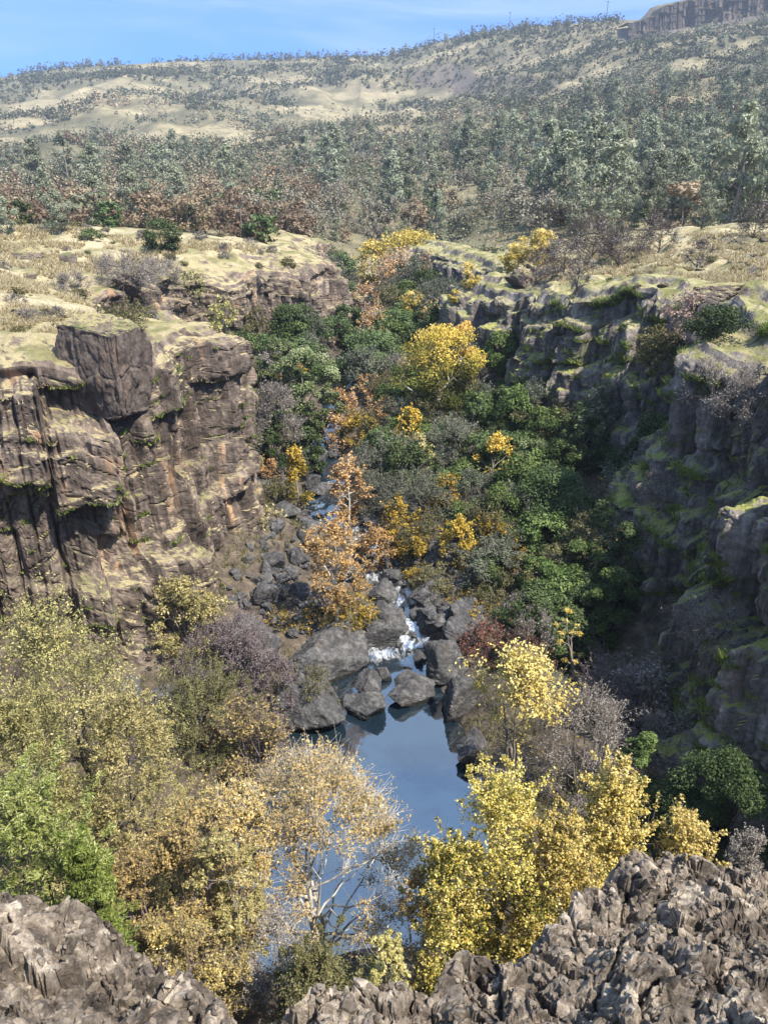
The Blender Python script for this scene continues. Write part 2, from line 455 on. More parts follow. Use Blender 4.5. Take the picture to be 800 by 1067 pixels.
def ground_mat():
    t = NT('hillside_ground')
    p, g = t.pos()
    nz = t.n('SeparateXYZ', {0: g.outputs['Normal']}).outputs[2]
    big = t.noise(p, .045, 5, .6); mid = t.noise(p, .5, 6, .7); fine = t.noise(t.pos((1, .6, 1))[0], 5.0, 6, .8)
    straw = t.ramp(mid, [(.3, (.26, .215, .12)), (.5, (.42, .365, .225)), (.7, (.53, .48, .33))])
    green = t.ramp(mid, [(.3, (.10, .105, .04)), (.7, (.21, .205, .085))])
    col = t.mix(t.rng(t.noise(p, .16, 5, .65), .44, .62, 0, .8), straw, green)
    col = t.mix(t.rng(fine, .34, .6, .75, 0), col, (.14, .105, .065))
    # far slopes: bare reddish soil and rubble showing through the grass
    far = t.attr('far')
    soil = t.ramp(t.noise(p, .02, 8, .75), [(.36, (.075, .072, .045)), (.5, (.135, .122, .075)), (.6, (.22, .19, .115)), (.68, (.36, .31, .19))])
    soil = t.mix(t.attr('meadow'), soil, t.ramp(t.noise(p, .05, 7, .75), [(.35, (.15, .13, .08)), (.5, (.24, .205, .125)), (.65, (.33, .28, .175))]))
    col = t.mix(far, col, soil)
    rk = t.ramp(t.noise(p, 1.2, 6, .7), [(.35, (.055, .045, .04)), (.65, (.22, .18, .15))])
    col = t.mix(t.rng(t.math('ADD', nz, t.math('MULTIPLY', t.math('SUBTRACT', mid, .5), .5)), .9, .72), col, rk)
    litter = t.ramp(t.noise(p, 1.1, 8, .75), [(.35, (.035, .03, .026)), (.52, (.1, .08, .06)), (.68, (.2, .165, .12))])
    col = t.mix(t.attr('canyon'), col, litter)
    rr = t.ramp(t.noise(t.pos((1, 1, .12))[0], .12, 7, .7), [(.38, (.05, .042, .04)), (.52, (.12, .1, .09)), (.66, (.26, .22, .19))])
    col = t.mix(t.attr('rimrock'), col, rr)
    h = t.math('ADD', fine, mid)
    return t.done(t.bsdf(col, .95, .1, h, .6, .15))
M_ground = ground_mat()

_az = GX.ravel() / np.maximum(GY.ravel(), 1); _Yr = 1400 - 330 * sstep(-.02, .30, _az); _wv = (GY.ravel() - 150) / (_Yr - 150)
rim_f = sstep(.262, .275, _az) * sstep(.895, .91, _wv) * sstep(.975, .955, _wv)
ter = link('terrain', make_mesh('terrain', np.stack([GX.ravel(), GY.ravel(), gz], 1), grid_faces(len(ys), len(xs)), M_ground,
           attrs={'canyon': gin * (1 - sstep(110, 150, GY.ravel())), 'far': sstep(130, 190, GY.ravel()), 'rimrock': rim_f}, smooth=True))
tag(ter, kind='structure')

# ------------------------------------------------------------------ canyon walls: block-jointed sheets along each rim
def wall(name, path, side, mat, tiers, seed, ds, flare=.9, batter=.03, tier_near=0.0, bl=1.0):
    P, s = resample(path, ds)
    T = np.gradient(P, axis=0); T /= np.linalg.norm(T, axis=1)[:, None]
    N = np.stack([T[:, 1], -T[:, 0]], 1) * side
    # smooth the normals so that the sheet does not fold in the bends
    k = 41
    ker = np.hanning(k); ker /= ker.sum()
    N = np.stack([np.convolve(np.pad(N[:, i], k // 2, 'edge'), ker, 'valid') for i in (0, 1)], 1)
    N /= np.linalg.norm(N, axis=1)[:, None]
    but = 1.5 * fbm(s / 9, s * 0, seed=seed, octv=3) + .5 * vnoise(s / 3.1, s * 0, seed=seed + 3)
    nlip, nface = 34, 260
    lip = np.linspace(-7.5, 0, nlip, endpoint=False)
    q = np.linspace(0, 1, nface) ** 0.97
    S = len(s)
    X = np.zeros((nlip + nface, S)); Y = X.copy(); Z = X.copy()
    # rim and base heights
    rx, ry = P[:, 0] + N[:, 0] * but, P[:, 1] + N[:, 1] * but
    sdr = sdist(P[:, 0], P[:, 1])
    zr = plateau_z(rx, ry, np.full(S, .0)) + .15
    zr = zr + (.8 if side > 0 else .45) * vnoise(s / 4.3, s * 0, seed=seed + 9) + (1.0 if side > 0 else .5) * vnoise(s / 13, s * 0, seed=seed + 10)
    bx, by = P[:, 0] + N[:, 0] * 4, P[:, 1] + N[:, 1] * 4
    pz0 = plateau_z(rx, ry, np.full(S, .0))
    zb = np.maximum(floor_z(bx, by, np.full(S, 4.)), -31) - 2.0
    for i, d in enumerate(lip):
        f = (d + 7.5) / 7.5
        x, y = P[:, 0] + N[:, 0] * (d + but * f), P[:, 1] + N[:, 1] * (d + but * f)
        pz = plateau_z(x, y, np.full(S, d))
        X[i], Y[i] = x, y
        Z[i] = pz + f * f * (zr - pz0) - .6 + .72 * sstep(0, .34, f) + (.25 * np.abs(fbm(x / 1.7, y / 1.7, seed=seed + 20, octv=4)) + softvoro(s / 3.4 + .4 * vnoise(s, s * 0, seed=seed + 22), np.full(S, d / 1.5) + .5 * vnoise(s / 2, s * 0, seed=seed + 23), seed + 21, .18, .1, .1, 20)[0] * sstep(0, .5, f)) * f
    H = zr - zb
    nm = 320
    qq = np.linspace(0, 1, nm)[:, None] * np.ones(S)[None, :]
    ss = s[None, :] * np.ones(nm)[:, None]
    zz = zr[None, :] - qq * H[None, :]
    wx = ss + .3 * fbm(ss / 3, zz / 6, seed=seed + 30, octv=2)
    wz = zz + .4 * fbm(ss / 4, zz / 3, seed=seed + 31, octv=2)
    off = np.zeros_like(qq)
    for (q0, dep, w0) in tiers:
        c = q0 + .07 * vnoise(ss / 7, zz * 0, seed=seed + int(q0 * 100)) + .03 * vnoise(ss / 2, zz * 0, seed=seed + 7)
        on = np.clip(.62 + .9 * vnoise(ss / 9, zz * 0, seed=seed + 50 + int(q0 * 90)), 0, 1.3)
        off += dep * on * sstep(0, w0, qq - c) * (1 + tier_near * sstep(48, 43, P[:, 1]))[None, :]
    h, ex_, ey_ = blocks(wx / 3.6, wz / 6.5, seed + 1, 2.3, 1.6, .5, 26, 34); off += bl * h - .6 * sstep(.12, 0, ex_)
    h, ex_, ey_ = blocks(wx / 1.6 + 9, wz / 3.6, seed + 2, .95, .7, .25, 24, 30); off += bl * h
    off += flare * sstep(.82, 1, qq) + batter * H[None, :] * qq
    off = off * sstep(0, .035, qq) + .5 * sstep(0, .03, qq)
    # walk down the face at even steps, so that ledges and risers get the same detail
    da = np.sqrt(np.diff(zz, axis=0) ** 2 + np.diff(off, axis=0) ** 2)
    A = np.concatenate([np.zeros((1, S)), np.cumsum(da, 0)])
    u_ = np.linspace(0, 1, nface)
    O2 = np.empty((nface, S)); Z2 = O2.copy(); A2 = O2.copy()
    for k in range(S):
        a_ = u_ * A[-1, k]
        A2[:, k] = a_; O2[:, k] = np.interp(a_, A[:, k], off[:, k]); Z2[:, k] = np.interp(a_, A[:, k], zz[:, k])
    dO = np.gradient(O2, axis=0); dZ = np.gradient(Z2, axis=0); ln = np.sqrt(dO ** 2 + dZ ** 2) + 1e-9
    nO, nZ = -dZ / ln, dO / ln
    for _ in range(2):
        nO[1:-1] = (nO[:-2] + nO[1:-1] + nO[2:]) / 3; nZ[1:-1] = (nZ[:-2] + nZ[1:-1] + nZ[2:]) / 3
    ss = s[None, :] * np.ones(nface)[:, None]
    wx = ss + .14 * fbm(ss / 2, A2 / 4, seed=seed + 33, octv=2); wz = A2 + .2 * fbm(ss / 2, A2 / 2, seed=seed + 34, octv=2)
    steep = np.clip(nO, 0, 1)
    h, ex_, ey_ = blocks(wx / 1.0, wz / 2.6, seed + 6, .5, .5, .2, 26, 30); dsp = (bl * h - .42 * sstep(.13, 0, ex_) - .22 * sstep(.06, 0, ey_)) * steep
    h, ex_, ey_ = blocks(wx / .45, wz / 1.0, seed + 3, .22, .25, .15, 20, 24); dsp += (h - .16 * sstep(.18, 0, ex_) - .1 * sstep(.1, 0, ey_)) * (.2 + .8 * steep)
    h, e = softvoro(wx / .22, wz / .35, seed + 4, .09, .1, .1, 16); dsp += h * (.4 + .6 * steep)
    dsp += .07 * fbm(wx / .45, wz / .6, seed=seed + 40, octv=4) + (1 - steep) * .22 * fbm(wx / 1.1, wz / .9, seed=seed + 41, octv=4)
    dsp *= sstep(0, .05, u_)[:, None]
    tone = np.zeros((nlip + nface, S))
    tone[nlip:] = .45 * blocks(wx / 1.0, wz / 2.6, seed + 6, 1.0, 0, 0, 60, 60)[0] + .3 * blocks(wx / .45, wz / 1.0, seed + 3, 1.0, 0, 0, 50, 50)[0] + .35 * blocks(wx / 3.6, wz / 6.5, seed + 1, 1.0, 0, 0, 60, 60)[0]
    O2 = O2 + nO * dsp; Z2 = Z2 + nZ * dsp
    for j in range(nface):
        o = O2[j] + but
        X[nlip + j] = P[:, 0] + N[:, 0] * o
        Y[nlip + j] = P[:, 1] + N[:, 1] * o
        Z[nlip + j] = Z2[j]
    V = np.stack([X.ravel(), Y.ravel(), Z.ravel()], 1)
    o = link(name, make_mesh(name, V, grid_faces(nlip + nface, S, flip=(side < 0)), mat, attrs={'tone': tone.ravel()}))
    return tag(o, kind='structure')

cliff_l = wall('cliff', LEFT, 1, M_rock_l, [(.10, .8, .04), (.3, .7, .03), (.62, .6, .03)], 100, (.11, .0022))
cliff_r = wall('cliff', RIGHT, -1, M_rock_r, [(.17, .9, .03), (.36, 1.6, .04), (.58, 1.3, .04), (.8, .5, .03)], 300, (.11, .0022), flare=.4, batter=.0, tier_near=.5, bl=1.35)

bpy.context.view_layer.update()
GROUND = [ter, cliff_l, cliff_r]

from mathutils.bvhtree import BVHTree
_dg = bpy.context.evaluated_depsgraph_get(); _bv = {}
def cast(o, d, objs=GROUND):
    best = None; bd = 1e9
    for ob in objs:
        if ob.name not in _bv: _bv[ob.name] = BVHTree.FromObject(ob, bpy.context.evaluated_depsgraph_get())
        p, n, i, ds = _bv[ob.name].ray_cast(Vector(o), Vector(d).normalized())
        if p is not None and ds < bd:
            best, bd = p.copy(), ds
    return best

def floor_at(x, y, objs=(ter,)):
    p = cast((x, y, 600), (0, 0, -1), objs)
    return p.z if p else -10.0

def hit(u, v, objs=GROUND):
    return cast((0, 0, 0), ray(u, v), objs)

# ------------------------------------------------------------------ the creek
def water():
    t = NT('creek_water')
    p, g = t.pos(); ps, _ = t.pos((1, .55, 1))
    rap = t.attr('rapid')
    fo = t.math('ADD', t.noise(ps, 1.7, 8, .75, 1.0), t.math('MULTIPLY', rap, .25))
    foam = t.math('MULTIPLY', t.rng(fo, .66, 1.05), t.rng(rap, .1, .6))
    deep = t.mix(t.rng(t.noise(p, .12, 2), .4, .6), (.006, .013, .02), (.01, .022, .034))
    h = t.math('ADD', t.noise(ps, 2.2, 4, .6), t.math('MULTIPLY', t.math('MULTIPLY', t.noise(p, 5.0, 5, .7), rap), 3.0))
    bp = t.n('Bump', {'Height': h, 'Strength': .16, 'Distance': .04})
    wt = t.n('BsdfPrincipled', {'Base Color': deep, 'Roughness': .03, 'IOR': 4.0, 'Specular IOR Level': .5, 'Normal': bp.outputs[0]})
    fm = t.n('BsdfPrincipled', {'Base Color': (.8, .82, .84, 1), 'Roughness': .6})
    mx = t.n('MixShader', {0: foam, 1: wt.outputs[0], 2: fm.outputs[0]})
    return t.done(mx.outputs[0])
M_water = water()
yy = np.concatenate([np.arange(16, 75, .25), np.arange(75, 150, 1.0)])
cx, hw, wz = creek(yy)
k = np.linspace(-1, 1, 31)
WX = cx[:, None] + (hw + 2.6)[:, None] * k[None, :]
WY = yy[:, None] + 0 * WX
rap = sstep(43.2, 44.4, yy) * (1 - .45 * sstep(58, 61, yy)) * (1 - .6 * sstep(66, 70, yy))
rap = rap + .5 * np.exp(-((yy - 43.3) / .6) ** 2)
rap = np.clip(rap, 0, 1)
step = .25 * fbm(WX / .8, WY / .8, seed=61, octv=3) * rap[:, None]
WZ = wz[:, None] + step
wat = link('creek_water', make_mesh('creek_water', np.stack([WX.ravel(), WY.ravel(), WZ.ravel()], 1), grid_faces(len(yy), 31), M_water,
           attrs={'rapid': (rap[:, None] + 0 * WX).ravel()}, smooth=True))
tag(wat, kind='structure')

# ------------------------------------------------------------------ boulders
def boulder_arrays(seed, cuts=13, sub=5, rough=.05, flat=1.0, cap=1.18):
    bm = bmesh.new(); bmesh.ops.create_icosphere(bm, subdivisions=sub, radius=1.0)
    V = np.array([v.co[:] for v in bm.verts]); F = np.array([[v.index for v in f.verts] for f in bm.faces], np.int32); bm.free()
    rg = np.random.RandomState(seed)
    Nn = rg.normal(size=(cuts, 3)); Nn /= np.linalg.norm(Nn, axis=1)[:, None]
    hgt = rg.uniform(.5, .9, cuts)
    D = V @ Nn.T
    r = np.where(D > .05, hgt[None, :] / np.maximum(D, .05), 9)
    r = np.minimum(r, cap)
    r = -np.log(np.exp(-38 * r).sum(1)) / 38 + .02                # soft minimum: worn edges
    V = V * r[:, None]
    lay = np.sin(V @ (Nn[0] * 13) + 2 * fbm(V[:, 0] * 2, V[:, 1] * 2, V[:, 2] * 2, seed=seed)) * .012
    n = fbm(V[:, 0] * 1.7 + seed, V[:, 1] * 1.7, V[:, 2] * 1.7, seed=seed, octv=5)
    c = np.abs(fbm(V[:, 0] * 2.6 + seed, V[:, 1] * 2.6, V[:, 2] * 2.6, seed=seed + 5, octv=4))
    n = n + 1.2 * np.abs(fbm(V[:, 0] * 4 + seed, V[:, 1] * 4, V[:, 2] * 5, seed=seed + 8, octv=4)) - .5
    V = V * (1 + rough * n - rough * 1.2 * np.maximum(.3 - c, 0) + lay)[:, None]
    V[:, 2] *= flat
    V /= np.abs(V).max(0)
    return V, F

B_MESH = []
for i in range(9):
    V, F = boulder_arrays(40 + i, cuts=9 + i % 3, sub=5, rough=.05, cap=1.5)
    B_MESH.append(make_mesh('boulder', V, F, M_boulder, smooth=False))

R_MESH = []
for i in range(6):
    V, F = boulder_arrays(140 + i, cuts=8, sub=5, rough=.09, cap=1.5)
    R_MESH.append(make_mesh('plateau_rock', V, F, M_block, smooth=False))

def boulder(u, v, wpx, hpx, label, var=0, rz=None, tilt=0.0, sink=.28, group=None, dep=.85, name='boulder', cat='boulder', mat=None, objs=None):
    """a boulder whose foot shows at pixel (u, v)"""
    p = hit(u, v, objs or [ter, wat, cliff_l, cliff_r])
    if p is None: return
    t = p.length
    wd = wpx * t / FPX / 2 * ray(u, v).length
    hh = hpx * t / FPX * ray(u, v).length
    o = link(name, R_MESH[var % 6] if name == 'plateau_rock' else B_MESH[var % len(B_MESH)])
    hz = max(.3 * wd, hh * .62)
    o.scale = (wd, wd * dep, hz)
    o.location = (p.x, p.y + wd * dep * .6, p.z + hz * (1 - 2 * sink))
    o.rotation_euler = (0, tilt, rz if rz is not None else rnd.uniform(-.5, .5))
    tag(o, label, cat, group)
    return o

BIG = [
    (268, 703, 74, 66, 'huge tilted grey slab boulder leaning at the foot of the left cliff', 0, .5, .55),
    (345, 712, 96, 44, 'wide dark flat-topped boulder below the white-trunked orange tree', 1, .1, .04),
    (330, 764, 88, 48, 'rounded mossy boulder dipping into the dark left side of the pool', 2, .2, .1),
    (377, 750, 48, 28, 'pale grey pyramid boulder standing alone at the pool edge', 3, .3, 0),
    (384, 727, 36, 26, 'small grey boulder behind the pale pyramid boulder', 4, 1.0, 0),
    (398, 712, 20, 15, 'little wet rock under the flat-topped boulder at the pool head', 5, .2, 0),
    (404, 680, 54, 32, 'dark cleft boulder just above the small white fall', 6, .2, .05),
    (402, 655, 44, 26, 'blue-grey boulder with a rounded back in mid cascade', 7, .4, 0),
    (396, 630, 40, 24, 'broad low grey boulder spread across the upper cascade', 8, .2, 0),
    (413, 610, 36, 22, 'angular dark boulder at the top of the lower cascade', 0, 1.4, .2),
    (437, 648, 26, 20, 'dark rounded rock between two white chutes', 3, .8, 0),
    (458, 658, 26, 22, 'leaning dark boulder at the right side of the white chute', 4, .2, .5),
    (484, 673, 44, 26, 'ridged grey slab behind the rust-coloured shrub', 2, .3, .3),
    (463, 719, 56, 50, 'large pale square-faced boulder on the right bank of the pool head', 5, .15, -.1),
    (484, 750, 54, 44, 'dark wedge boulder with green moss on the right bank', 6, .6, .45),
    (421, 723, 40, 26, 'dark domed boulder in the water at the pool head', 7, .4, 0),
    (432, 737, 54, 20, 'low pointed flat rock lying in the water at the pool head', 1, .0, .06),
    (494, 800, 46, 34, 'grey boulder at the water under the yellow cottonwood', 8, .5, .2),
    (452, 634, 56, 26, 'broad black ledge boulder below the golden tree', 1, .15, .05),
    (428, 600, 28, 18, 'black boulder at the foot of the golden tree', 7, .9, 0),
    (438, 692, 22, 12, 'flat wet rock splashed by the small white fall', 8, .9, 0),
    (330, 486, 44, 26, 'black boulder capped with tan grass at the bend of the creek', 0, .9, .1),
    (348, 478, 24, 22, 'grey boulder against the black one at the bend of the creek', 5, .9, .2),
    (328, 512, 22, 20, 'dark boulder beside the upper creek run', 6, .3, 0),
    (335, 516, 28, 10, 'pale flat rock lying in the upper creek run', 1, .3, 0),
    (315, 590, 26, 22, 'dark boulder behind the orange tree on the left bank', 2, .3, .1),
    (282, 594, 30, 22, 'light grey boulder at the foot of the left cliff corner', 3, .3, .1),
    (306, 604, 16, 14, 'small pale rock beside the dark boulder on the left bank', 4, .3, .1),
    (312, 626, 30, 16, 'white-faced rock on the left bank rubble', 5, .3, .15),
    (286, 634, 50, 26, 'dark slab behind the huge tilted boulder', 6, .3, .2),
    (330, 640, 46, 24, 'dark ledge boulder left of the orange tree trunk', 8, .3, .1),
    (168, 736, 34, 14, 'flat rock in the shade under the yellow-green shrub', 1, .2, .05),
    (168, 748, 14, 14, 'pale corner rock on the dark mud under the left cliff', 3, .2, .05),
    (138, 730, 30, 18, 'dark rock at the very foot of the left cliff', 2, .2, .05),
]
for b in BIG:
    u, v, wp, hp, lab, var, rz, tl = b
    boulder(u, v, wp, hp, lab, var, rz, tl)
# rubble: countable, alike
for i in range(150):
    u = rnd.uniform(225, 325); v = rnd.uniform(545, 665)
    if u > 275 + (v - 520) * .7 or u < 262 - (v - 560) * .5: continue
    s_ = rnd.choice([5, 6, 7, 9, 11, 14, 18])
    boulder(u, v, s_, s_ * .7, 'small dark angular rock in the rubble below the left cliff corner', rnd.randrange(9), rnd.uniform(0, 6), rnd.uniform(-.4, .4), group='rubble rocks on the left bank', name='rubble_rock', cat='rock')
for i in range(90):
    yy_ = rnd.uniform(44, 62); c_, h_, z_ = [float(a) for a in creek(np.array([yy_]))[:]] if False else [float(np.interp(yy_, CR[:, 0], CR[:, k_])) for k_ in (1, 2, 3)]
    x_ = c_ + rnd.uniform(-1.5, 1.5) * (h_ + .6)
    o = link('creek_rock', B_MESH[rnd.randrange(9)])
    s_ = rnd.choice([.3, .4, .5, .7, .9])
    o.scale = (s_, s_ * rnd.uniform(.7, 1), s_ * rnd.uniform(.5, .8)); o.location = (x_, yy_, z_ + s_ * .2)
    o.rotation_euler = (rnd.uniform(-.2, .2), rnd.uniform(-.3, .3), rnd.uniform(0, 6))
    tag(o, 'small wet dark rock among the white water of the cascade', 'rock', 'small rocks in the cascade')
for i in range(110):
    yy_ = rnd.uniform(44.5, 63); c_, h_, z_ = [float(np.interp(yy_, CR[:, 0], CR[:, k_])) for k_ in (1, 2, 3)]
    sd_k = rnd.choice([-1, 1, 1]); x_ = c_ + sd_k * (h_ + rnd.uniform(.2, 4.2))
    s_ = rnd.choice([.5, .6, .8, 1.0, 1.2, 1.5])
    o = link('bank_boulder', B_MESH[rnd.randrange(9)])
    o.scale = (s_, s_ * rnd.uniform(.7, 1), s_ * rnd.uniform(.45, .75)); o.location = (x_, yy_, floor_at(x_, yy_) + s_ * .22)
    o.rotation_euler = (rnd.uniform(-.3, .3), rnd.uniform(-.4, .4), rnd.uniform(0, 6))
    tag(o, ('big ' if s_ > 1.1 else ('middling ' if s_ > .7 else 'smaller ')) + 'dark grey boulder crowding the ' + ('left' if sd_k < 0 else 'right') + ' bank of the cascade', 'boulder', 'boulders along the cascade banks')
# weathered rocks on the grassy rims
RIMROCK = [(130, 304, 34, 20, 'squat brown rock on the dry grass above the big cliff block', 0), (165, 300, 30, 16, 'brown outcrop rock beside the squat one on the left plateau', 2),
           (66, 275, 20, 11, 'small dark rock on the far left grass of the plateau', 3), (24, 270, 24, 9, 'low dark rock half sunk in grass at the plateau edge', 5),
           (28, 290, 14, 7, 'tiny rock in pale grass on the left plateau', 4), (650, 300, 8, 7, 'little dark rock below the bare oaks on the right slope', 3),
           (664, 300, 8, 7, 'second little dark rock on the right slope above the cliff', 4), (780, 258, 26, 12, 'pointed dark rock on the upper right slope', 2),
           (690, 300, 12, 6, 'dark stone beside the grass step on the right slope', 6), (750, 312, 56, 15, 'long dark outcrop on the right slope above the grass shelf', 1),
           (640, 275, 26, 8, 'dark low outcrop under the bare oaks on the right', 8), (545, 300, 34, 22, 'dark square outcrop at the left end of the right cliff', 5),
           (365, 300, 20, 16, 'dark round boulder among the trees at the canyon head', 7)]
for u, v, wp, hp, lab, var in RIMROCK:
    boulder(u, v, wp, hp, lab, var, objs=GROUND, name='plateau_rock', cat='rock', mat=None)

# ------------------------------------------------------------------ the great squared block at the brow of the left cliff
def cliff_block():
    V, F = boulder_arrays(5, cuts=0 or 6, sub=6, rough=.02)
    rg = np.random.RandomState(2)
    # superellipsoid block
    bm = bmesh.new(); bmesh.ops.create_cube(bm, size=2.0); bmesh.ops.subdivide_edges(bm, edges=bm.edges[:], cuts=70, use_grid_fill=True)
    bm.verts.ensure_lookup_table()
    V = np.array([v.co[:] for v in bm.verts]); F = np.array([[v.index for v in f.verts] for f in bm.faces], np.int32); bm.free()
    x, y, z = V.T
    taper = 1 - .1 * (1 - z) / 2
    X = x * 2.2 * taper + .25 * (1 - z) / 2; Yv = y * 1.9 * taper; Z = z * 2.7 - .25 * x * (z > 0) * .6
    P = np.stack([X, Yv, Z], 1)
    n = .16 * fbm(X / 1.2, Yv / 1.2, Z / 2.2, seed=9, octv=5) + .07 * fbm(X / .3, Yv / .3, Z / .6, seed=10, octv=4)
    h_, e_ = softvoro(X / .9 + Yv / .9, Z / 2.4, 77, .2, .2, .1, 14)
    n += (h_ - .08 * sstep(.12, 0, e_)) * (np.abs(z) < .97)
    rad = np.stack([x, y, z], 1); rad = rad / np.linalg.norm(rad, axis=1)[:, None]
    cr = np.maximum(np.linalg.norm(np.stack([x, y, z], 1), axis=1) - 1.25, 0)
    n = n + .12 * fbm(X / 1.6, Yv / 1.6, Z / 2.6, seed=29, octv=3)
    P = P + rad * (n - 1.5 * cr ** 1.3)[:, None]
    me = make_mesh('cliff_block', P, F, M_block)
    c = at_depth(110, 382, 45.5)
    o = link('cliff_block', me, None, (c.x, c.y, c.z)); o.rotation_euler = (0, .05, -.35)
    tag(o, 'massive squared brown rock block perched on the brow of the left cliff', 'rock block')
cliff_block()

# ------------------------------------------------------------------ foreground outcrops: broken volcanic rubble-rock
M_out = rock_mat('outcrop_rock', (.04, .034, .028), (.19, .155, .122), (.44, .375, .3), fresh=(.5, .41, .3), fresh_amt=.6, moss=(.1, .12, .03),
                 moss2=(.14, .13, .05), moss_lo=1.2, moss_hi=1.5, streak=1.0, scale=4.5)
def outcrop(name, label, x0, x1, y0, crest, edge_l, edge_r, seed, bumps):
    st = .019
    xa = np.arange(x0, x1, st); ya = np.arange(y0, 9.5, st)
    X, Yv = np.meshgrid(xa, ya)
    cx_ = np.array(crest)
    jag = .22 * fbm(X / .8, X * 0, seed=seed, octv=3)
    yc = np.interp(X, cx_[:, 0], cx_[:, 1]) + jag
    zc = np.interp(X, cx_[:, 0], cx_[:, 2])
    z = zc + (yc - Yv) * .55
    over = np.maximum(Yv - yc, 0)
    z = z - over * 2.9
    z -= 2.4 * np.maximum(edge_l - X + .12 * fbm(Yv / .5, Yv * 0, seed=seed + 2), 0) * (1.0)
    z -= 2.4 * np.maximum(X - edge_r + .12 * fbm(Yv / .5, Yv * 0, seed=seed + 3), 0)
    for bx, by, bh, br in bumps:
        z += bh * np.exp(-((X - bx) ** 2 + (Yv - by) ** 2) / br ** 2)
    z += .26 * fbm(X / 1.3, Yv / 1.3, seed=seed + 4, octv=3)
    wx = X + .12 * fbm(X / .4, Yv / .4, seed=seed + 5, octv=3); wy = Yv + .12 * fbm(X / .4, Yv / .4, seed=seed + 6, octv=3)
    ca_, sa_ = math.cos(.5), math.sin(.5)
    rx_, ry_ = wx * ca_ - wy * sa_, wx * sa_ + wy * ca_
    h, e1, e2 = blocks(rx_ / .62, ry_ / .42, seed + 1, .25, .16, .14, 34, 34); z += h - .15 * sstep(.14, 0, e1) - .12 * sstep(.12, 0, e2)
    h, e1, e2 = blocks(rx_ / .27, ry_ / .2, seed + 2, .13, .1, .1, 26, 26); z += h - .06 * sstep(.16, 0, e1) - .05 * sstep(.14, 0, e2)
    tone = .5 * blocks(rx_ / .62, ry_ / .42, seed + 1, 1, 0, 0, 60, 60)[0] + .7 * blocks(rx_ / .27, ry_ / .2, seed + 2, 1, 0, 0, 50, 50)[0] + .5 * softvoro(wx / .1, wy / .1, seed + 9, 1, 0, 0, 40)[0]
    for sc, amp, cr, sd in ((.13, .055, .035, 3), (.055, .02, .012, 4)):
        h, e = softvoro(wx / sc, wy / sc * 1.15, seed + sd, amp, amp * .8, amp * .8, 22)
        z += h - cr * sstep(.2, 0, e)
    z += .02 * fbm(X / .09, Yv / .09, seed=seed + 8, octv=3)
    # undercut look: push points sideways by the same blocks
    px = .035 * fbm(X / .16, z / .16, seed=seed + 11, octv=3); py = .035 * fbm(X / .16 + 9, z / .16, seed=seed + 12, octv=3)
    V = np.stack([(X + px).ravel(), (Yv + py).ravel(), z.ravel()], 1)
    F = grid_faces(len(ya), len(xa))
    keep = (V[:, 2][F].max(1) > -12.5)
    F = F[keep]
    used = np.zeros(len(V), bool); used[F.ravel()] = True
    mp_ = np.cumsum(used) - 1
    o = link(name, make_mesh(name, V[used], mp_[F], M_out, attrs={'tone': tone.ravel()[used]}))
    tag(o, label, 'rock outcrop', 'rock outcrops below the viewpoint')
    # angular clasts weathering out of the surface: past counting
    rg = np.random.RandomState(seed)
    zf = z; VV, FF, nn = [], [], 0
    for cnt, sub, lo, hi in ((30, 3, .07, .13), (260, 2, .04, .09), (1500, 1, .018, .045)):
        ba = [boulder_arrays(900 + sub * 10 + q, cuts=10, sub=sub + 1, rough=.03, cap=1.7) for q in range(7)]
        got = 0
        while got < cnt:
            i, j = rg.randint(2, len(ya) - 2), rg.randint(2, len(xa) - 2)
            if zf[i, j] < -9.5 or abs(xa[j]) > .62 * ya[i] + .8: continue
            if abs(zf[i + 2, j] - zf[i - 2, j]) > .3 or over[i, j] > .25: continue
            Vb, Fb = ba[rg.randint(7)]
            s_ = rg.uniform(lo, hi) * np.array([1, rg.uniform(.6, 1), rg.uniform(.45, .85)])
            q_ = rg.normal(size=4); q_[0] += 1.2; q_ /= np.linalg.norm(q_); w_, x_, y_, z_ = q_
            Rm = np.array([[1 - 2 * (y_ * y_ + z_ * z_), 2 * (x_ * y_ - z_ * w_), 2 * (x_ * z_ + y_ * w_)], [2 * (x_ * y_ + z_ * w_), 1 - 2 * (x_ * x_ + z_ * z_), 2 * (y_ * z_ - x_ * w_)],
                           [2 * (x_ * z_ - y_ * w_), 2 * (y_ * z_ + x_ * w_), 1 - 2 * (x_ * x_ + y_ * y_)]])
            VV.append((Vb * s_) @ Rm.T + np.array([xa[j], ya[i], zf[i, j] + s_[2] * rg.uniform(-.6, .15)])); FF.append(Fb + nn); nn += len(Vb); got += 1
    ch = link('rubble', make_mesh('rubble', np.concatenate(VV), np.concatenate(FF), M_out, attrs={'tone': np.concatenate([np.full(len(v_), rg.uniform(-.5, .6)) for v_ in VV])}), o); ch['kind'] = 'stuff'
    return o
outcrop('rock_outcrop', 'larger jagged grey-brown outcrop with a raised dark spine, in front of the yellow cottonwoods', -1.8, 9.0, 1.0,
        [(-2, 3.7, -6.6), (-.9, 4.35, -6.25), (-.4, 4.45, -6.15), (.25, 4.75, -6.3), (1.5, 5.2, -6.65), (2.3, 5.8, -7.05), (2.9, 6.4, -7.4), (3.6, 6.9, -7.75), (4.8, 7.0, -7.9), (9, 7.6, -8)],
        -.72, 20, 500, [(3.1, 6.3, .1, .4), (2.3, 5.7, .12, .3), (1.3, 4.2, -.25, .6)])
